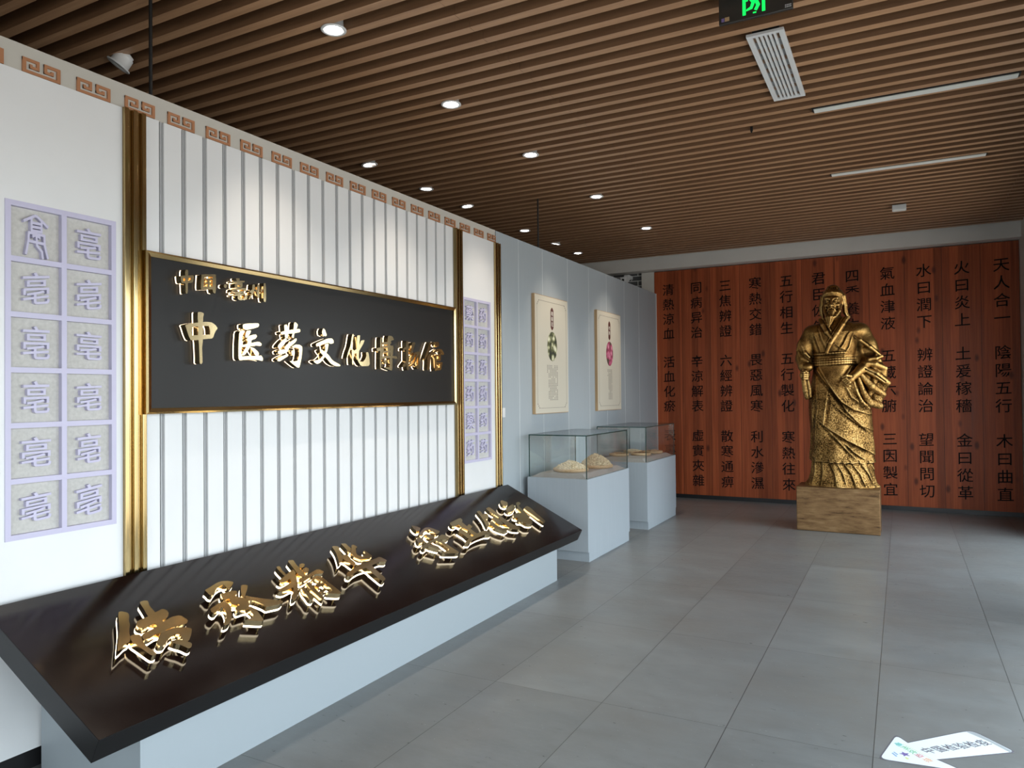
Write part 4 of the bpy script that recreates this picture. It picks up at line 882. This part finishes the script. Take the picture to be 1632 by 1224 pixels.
# the long outer robe
def f_mid(a, z):
    w = np.clip((1.25-z)/.9, 0, 1)
    return w*(.009*np.sin(a*4 + z*6) + .006*np.sin(a*9 - z*11 + .6))
S.column([(.275,.045,-.005,.328,.225),(.31,.04,-.005,.325,.222),(.45,.038,0,.318,.215),(.62,.030,0,.322,.212),(.80,.025,0,.325,.21),(.95,.020,0,.312,.205),(1.10,.005,0,.278,.195),(1.25,-.012,0,.238,.180),(1.36,-.022,0,.208,.168),(1.42,-.022,0,.204,.166)], .02, f_mid)
# torso
S.column([(1.38,-.022,0,.203,.164),(1.48,-.015,.0,.228,.170),(1.60,-.01,.0,.262,.172),(1.70,-.008,.0,.262,.165),(1.77,-.008,.008,.215,.142),(1.83,-.012,.012,.135,.112),(1.87,-.02,.01,.10,.095)], .03)
S.ell((-.205,.0,1.705), (.105,.118,.095), .06); S.ell((.205,.0,1.705), (.105,.118,.095), .06)
S.cap((-.025,.005,1.80), (-.025,-.02,1.95), .082, .075, .03)
# drapery relief: every fold is a crest that falls off sharply below and softly above
GX, GZ = np.meshgrid(S.ax[0], S.ax[2], indexing='ij'); RELIEF = np.zeros_like(GX)
def fold(pts, h, soft=.055, sharp=.011, flip=False, px_=True, valley=.45):
    global RELIEF
    P = np.array([px(*p) if px_ else p for p in pts]); n = len(P)
    best = np.full(GX.shape, 9.0); sd = np.zeros_like(GX); tt = np.zeros_like(GX)
    L = np.r_[0, np.cumsum(np.hypot(*np.diff(P, axis=0).T))]; L /= L[-1]
    for k in range(n-1):
        a, b = P[k], P[k+1]; d = b-a; l2 = d@d; t = np.clip(((GX-a[0])*d[0]+(GZ-a[1])*d[1])/l2, 0, 1)
        qx, qz = GX-a[0]-t*d[0], GZ-a[1]-t*d[1]; r = np.hypot(qx, qz); m = r < best
        best = np.where(m, r, best); side = np.sign(d[0]*(GZ-a[1])-d[1]*(GX-a[0]))
        sd = np.where(m, r*np.where(side == 0, 1, side), sd); tt = np.where(m, L[k]+t*(L[k+1]-L[k]), tt)
    if flip: sd = -sd
    w = np.sin(np.pi*np.clip(.10+.84*tt, 0, 1))**.8
    up = np.exp(-np.maximum(sd, 0)/soft); dn = np.exp(-(np.minimum(sd, 0)/sharp)**2)
    vl = -valley*np.exp(-((sd+2.6*sharp)/(1.5*sharp))**2)
    RELIEF += h*w*np.where(sd >= 0, up, dn) + h*w*vl
fold([(178,440),(205,480),(240,520),(290,580),(340,612),(400,630)], .030)
fold([(190,430),(225,490),(262,545),(310,620),(370,680),(420,700)], .022, .05)
fold([(206,678),(240,700),(310,742),(380,778),(428,805)], .030, .07)
fold([(224,560),(214,620),(206,678)], .022, .05, .010, True)
fold([(212,690),(262,735),(318,795),(348,822)], .020, .04)
fold([(262,600),(330,655),(410,712)], .017, .05)
fold([(290,745),(335,790),(385,825)], .018, .04)
fold([(350,470),(362,540),(352,610)], .016, .04, .010, True)
fold([(172,510),(180,600),(168,700),(160,815)], .012, .05, .010)
fold([(330,430),(305,470),(280,505)], .012, .03)
fold([(152,610),(160,740),(150,830)], .010, .04, .010)
fold([(300,500),(330,560),(390,600)], .014, .04)
# skirt below the hem
for a, b, h in ((165,150,.014),(200,190,.012),(232,262,.016),(262,305,.018),(292,345,.018),(325,385,.016),(362,420,.016),(400,445,.012)):
    fold([(a,838),((a+b)/2+6,885),(b,940)], h, .030, .009)
# creases at the chest and under the arms
for P, h in (([(190,262),(205,310),(225,352)], .010), ([(172,290),(185,330),(200,370)], .010), ([(318,290),(300,330),(278,362)], .012), ([(335,300),(322,345),(300,380)], .010), ([(262,330),(285,350),(320,362)], .006)):
    fold(P, h, .03, .008)
Yg = S.ax[1][None, :, None]
S.d -= (RELIEF[:, None, :]*np.clip((.06-Yg)/.10, 0, 1)).astype(np.float32)
# girdle: three rounded bands
for z, r in ((1.466,.008),(1.402,.008),(1.376,.015),(1.350,.015)):
    for i in range(28):
        a0, a1 = -1.9+3.8*i/28, -1.9+3.8*(i+1)/28
        q = lambda a: (-.022+.213*math.sin(a), -.172*math.cos(a), z + .006*math.sin(a*2))
        S.cap(q(a0), q(a1), r, r, .008)
# crossed collar
S.path([(.115,-.075,1.852), (.075,-.132,1.78), (.02,-.168,1.68), (-.045,-.176,1.575), (-.085,-.172,1.475)], [.024,.026,.024,.022,.018], .012)
S.path([(.085,-.082,1.858), (.045,-.135,1.785), (-.01,-.168,1.69), (-.075,-.172,1.585)], [.012,.012,.012,.010], .006)
S.path([(-.155,-.065,1.845), (-.125,-.128,1.78), (-.085,-.160,1.70), (-.04,-.172,1.64)], [.022,.022,.020,.016], .012)
S.path([(-.115,-.075,1.85), (-.085,-.128,1.79), (-.045,-.155,1.72)], [.012,.011,.009], .006)
# his right arm (left in the photograph), hanging with a fist at the hip
S.path([(-.252,.01,1.695), (-.312,.012,1.56), (-.335,.0,1.42), (-.322,-.045,1.335)], [.098,.096,.090,.078], .03)
S.path([(-.372,-.05,1.62), (-.396,-.03,1.52), (-.385,-.05,1.42)], [.006,.010,.006], .03)
S.path([(-.345,-.085,1.56), (-.315,-.095,1.48), (-.27,-.09,1.43)], [.007,.011,.007], .02); S.path([(-.385,-.06,1.49), (-.345,-.09,1.42), (-.29,-.095,1.385)], [.007,.012,.008], .02)
S.ell((-.285,-.105,1.318), (.056,.050,.048), .012)                      # gathered cuff
S.cap((-.31,-.07,1.34), (-.315,-.105,1.25), .046, .044, .012)
S.ell((-.318,-.118,1.232), (.058,.050,.052), .010)                      # back of the fist
for i in range(4):                                                       # curled fingers
    zz = 1.264-.0235*i
    S.path([(-.352+.004*i,-.128,zz), (-.322,-.168,zz-.003), (-.288,-.150,zz-.005), (-.282,-.125,zz-.004)], [.0135,.0135,.0125,.011], .003)
S.path([(-.352,-.10,1.272), (-.330,-.150,1.284), (-.300,-.166,1.272)], [.015,.0145,.012], .004)   # thumb across
S.path([(-.335,-.11,1.20), (-.312,-.10,1.06), (-.300,-.085,.985)], [.026,.036,.030], .006)        # rolled cloth held in the fist
S.path([(-.290,-.115,1.20), (-.272,-.12,1.08), (-.262,-.11,.99)], [.014,.018,.014], .006)
# his left arm, bent in front of the waist, wide sleeve
S.path([(.245,.01,1.695), (.312,-.005,1.55), (.352,-.02,1.42)], [.100,.092,.080], .03)
S.path([(.345,-.035,1.40), (.25,-.135,1.28), (.175,-.205,1.205)], [.060,.052,.042], .02)
hx, hy, hz = .140, -.232, 1.165
S.ell((hx,hy,hz), (.058,.046,.044), .012, rot=.5)
for i in range(4):
    o = .021*i
    S.path([(hx-.028+o*.55, hy-.036, hz+.026-o*.80), (hx-.058+o*.62, hy-.030, hz+.004-o*.80), (hx-.056+o*.66, hy+.004, hz-.018-o*.72), (hx-.030+o*.60, hy+.012, hz-.020-o*.66)], [.0145,.0140,.0130,.0115], .003)
S.path([(hx+.015,hy-.02,hz+.042), (hx-.025,hy-.048,hz+.050), (hx-.062,hy-.044,hz+.036)], [.017,.0155,.0125], .005)
# wide sleeve: an open upper lip, a hollow under it and rounded hanging lobes
S.path([(.26,-.02,1.60), (.34,-.02,1.50), (.40,-.01,1.40)], [.070,.070,.045], .03)
S.path([(.31,-.03,1.40), (.39,-.01,1.28), (.42,-.01,1.12)], [.062,.062,.050], .03)
S.path([(.30,-.05,1.25), (.37,-.03,1.06), (.40,-.02,.92)], [.064,.060,.042], .03)
S.ell((.235,.0,1.44), (.09,.055,.17), .03)
S.ell((.325,-.095,1.475), (.075,.055,.060), .02, True, rot=-.6)
S.ell((.262,-.150,1.475), (.045,.050,.085), .02, True, rot=-.3)
S.path([(.195,-.125,1.640), (.245,-.135,1.600), (.34,-.105,1.520), (.452,-.050,1.420)], [.010,.017,.017,.014], .014)
S.path([(.452,-.050,1.420), (.40,-.085,1.398), (.33,-.110,1.392)], [.015,.018,.014], .012)
def lobe(P, r, groove=.011):
    S.path(P, r, .010); Q = [(x-.004, y-rr*.95, z+rr*.10) for (x, y, z), rr in zip(P, r)]; Q[-1] = tuple(np.array(Q[-1])*.85+np.array(Q[-2])*.15)
    if groove > .012: S.path(Q, [groove*.45]*(len(P)-1)+[groove*.3], .014, True)
lobe([(.28,-.125,1.345), (.385,-.085,1.335), (.482,-.040,1.290)], [.024,.034,.027])
lobe([(.27,-.140,1.295), (.39,-.105,1.225), (.505,-.040,1.130)], [.026,.042,.032], .014)
lobe([(.25,-.155,1.225), (.35,-.130,1.095), (.462,-.050,1.010)], [.024,.040,.028])
S.path([(.425,-.02,1.36), (.455,-.015,1.25), (.465,-.015,1.11), (.425,-.02,.99), (.395,-.03,.92)], [.030,.042,.042,.040,.034], .03)
S.path([(.36,-.075,1.34), (.385,-.075,1.20), (.35,-.10,1.06), (.30,-.12,.96)], [.030,.036,.036,.028], .02)
lobe([(.225,-.165,1.19), (.275,-.170,1.03), (.33,-.135,.92), (.425,-.055,.885)], [.018,.028,.044,.036], .012)
S.path([(.175,-.190,1.17), (.205,-.200,1.06), (.255,-.190,.94), (.325,-.150,.862)], [.012,.014,.014,.012], .014)
# ---- head
hc = (-.026, -.028, 2.035)
S.ell((-.026,.005,2.075), (.108,.125,.128), .02)                         # skull
S.ell((-.030,-.045,2.015), (.088,.092,.125), .02)                        # face
S.ell((-.032,-.075,1.935), (.060,.058,.062), .02)                        # jaw
S.cap((-.088,-.118,2.072), (.022,-.120,2.072), .017, .017, .012)          # brow
S.cap((-.050,-.128,2.062), (-.080,-.112,2.078), .012, .008, .006); S.cap((-.016,-.130,2.062), (.018,-.114,2.080), .012, .008, .006)
for sx in (-1, 1):
    ex = -.033 + sx*.036
    S.ell((ex,-.138,2.043), (.021,.022,.014), .008, True)               # sockets
    S.ell((ex,-.112,2.041), (.0165,.016,.0125), .002)                    # eyeballs
    S.cap((ex-.017,-.122,2.048), (ex+.017,-.122,2.048), .0045, .0045, .003)
    S.cap((ex-.015,-.121,2.031), (ex+.015,-.121,2.031), .0045, .0045, .004)
    S.ell((-.031+sx*.055,-.095,2.000), (.026,.030,.022), .012)           # cheekbones
    S.ell((-.031+sx*.052,-.104,1.960), (.020,.020,.026), .012, True)     # hollow cheeks
    S.ell((-.028+sx*.100,-.018,2.035), (.012,.026,.040), .006)           # ears
S.path([(-.033,-.126,2.062), (-.034,-.146,2.020), (-.035,-.160,1.993)], [.0115,.0125,.0165], .007)
S.ell((-.050,-.143,1.990), (.011,.013,.010), .004); S.ell((-.019,-.143,1.990), (.011,.013,.010), .004)
S.path([(-.035,-.140,1.973), (-.062,-.134,1.955), (-.080,-.118,1.925)], [.009,.0105,.005], .004)       # moustache
S.path([(-.033,-.140,1.973), (-.006,-.134,1.955), (.012,-.118,1.925)], [.009,.0105,.005], .004)
S.cap((-.050,-.132,1.945), (-.018,-.132,1.945), .0075, .0075, .004)
S.cap((-.060,-.140,1.953), (-.008,-.140,1.953), .004, .004, .003, True)
# beard in strands
S.path([(-.034,-.118,1.925), (-.040,-.142,1.86), (-.055,-.150,1.765)], [.040,.030,.006], .012)
for i in range(9):
    t = (i-4)/4
    S.path([(-.034+t*.052,-.135+abs(t)*.03,1.925), (-.040+t*.046,-.172+abs(t)*.03,1.86+.004*(i % 3)), (-.055+t*.016+.006*math.sin(i*2.1),-.158+abs(t)*.012,1.775+.012*(i % 3))], [.010,.0105,.005], .002)
for t in (-1, 1): S.path([(-.030+t*.085,-.05,1.99), (-.032+t*.072,-.085,1.93), (-.036+t*.05,-.12,1.885)], [.016,.018,.016], .008)
# hair and cap
S.ell((-.026,.020,2.105), (.118,.128,.100), .012); S.ell((-.026,-.015,2.130), (.108,.112,.066), .01)
S.path([(-.118,-.055,2.115), (-.075,-.105,2.135), (-.028,-.118,2.140), (.022,-.105,2.135), (.064,-.055,2.115)], .014, .006)
S.ell((-.026,.01,2.195), (.070,.070,.038), .012); S.ell((-.030,.01,2.218), (.036,.036,.020), .01)
for sx in (-1, 1):
    S.path([(-.026+sx*.104,.0,2.10), (-.026+sx*.118,.02,2.0), (-.026+sx*.120,.04,1.93), (-.026+sx*(.150 if sx > 0 else .105),.05,1.86)], [.030,.028,.026,.014], .012)
    for q in range(3 if sx > 0 else 2):
        S.path([(-.026+sx*(.098+.007*q),-.050+.024*q,2.11), (-.026+sx*(.120+.006*q),-.020+.020*q,2.0), (-.026+sx*(.120+.010*q),.010+.02*q,1.93), (-.026+sx*((.146 if sx > 0 else .108)+.010*q),.025+.02*q,1.868)], [.007,.009,.009,.006], .004)
S.path([(-.026,.11,2.10), (-.026,.13,1.95), (-.026,.11,1.82)], [.07,.07,.07], .03)
for q in range(5):
    x = -.085+.029*q; S.path([(x,-.102+abs(q-2)*.012,2.142), (x*.8-.005,-.075,2.180), (-.026+(x+.026)*.6,-.02,2.21)], [.007,.008,.006], .004)
S.d = np.maximum(S.d, -S.ax[2][None, None, :])
statue = thing('bronze_statue', 'aged gold bronze statue of a bearded robed person with clenched hands', 'statue', (SX, SY, SZ))
me = S.mesh('figure'); me.transform(Matrix.Translation((SX, SY, SZ)))
fig = link('robed_figure', me, M['bronze'], statue, smooth=True)
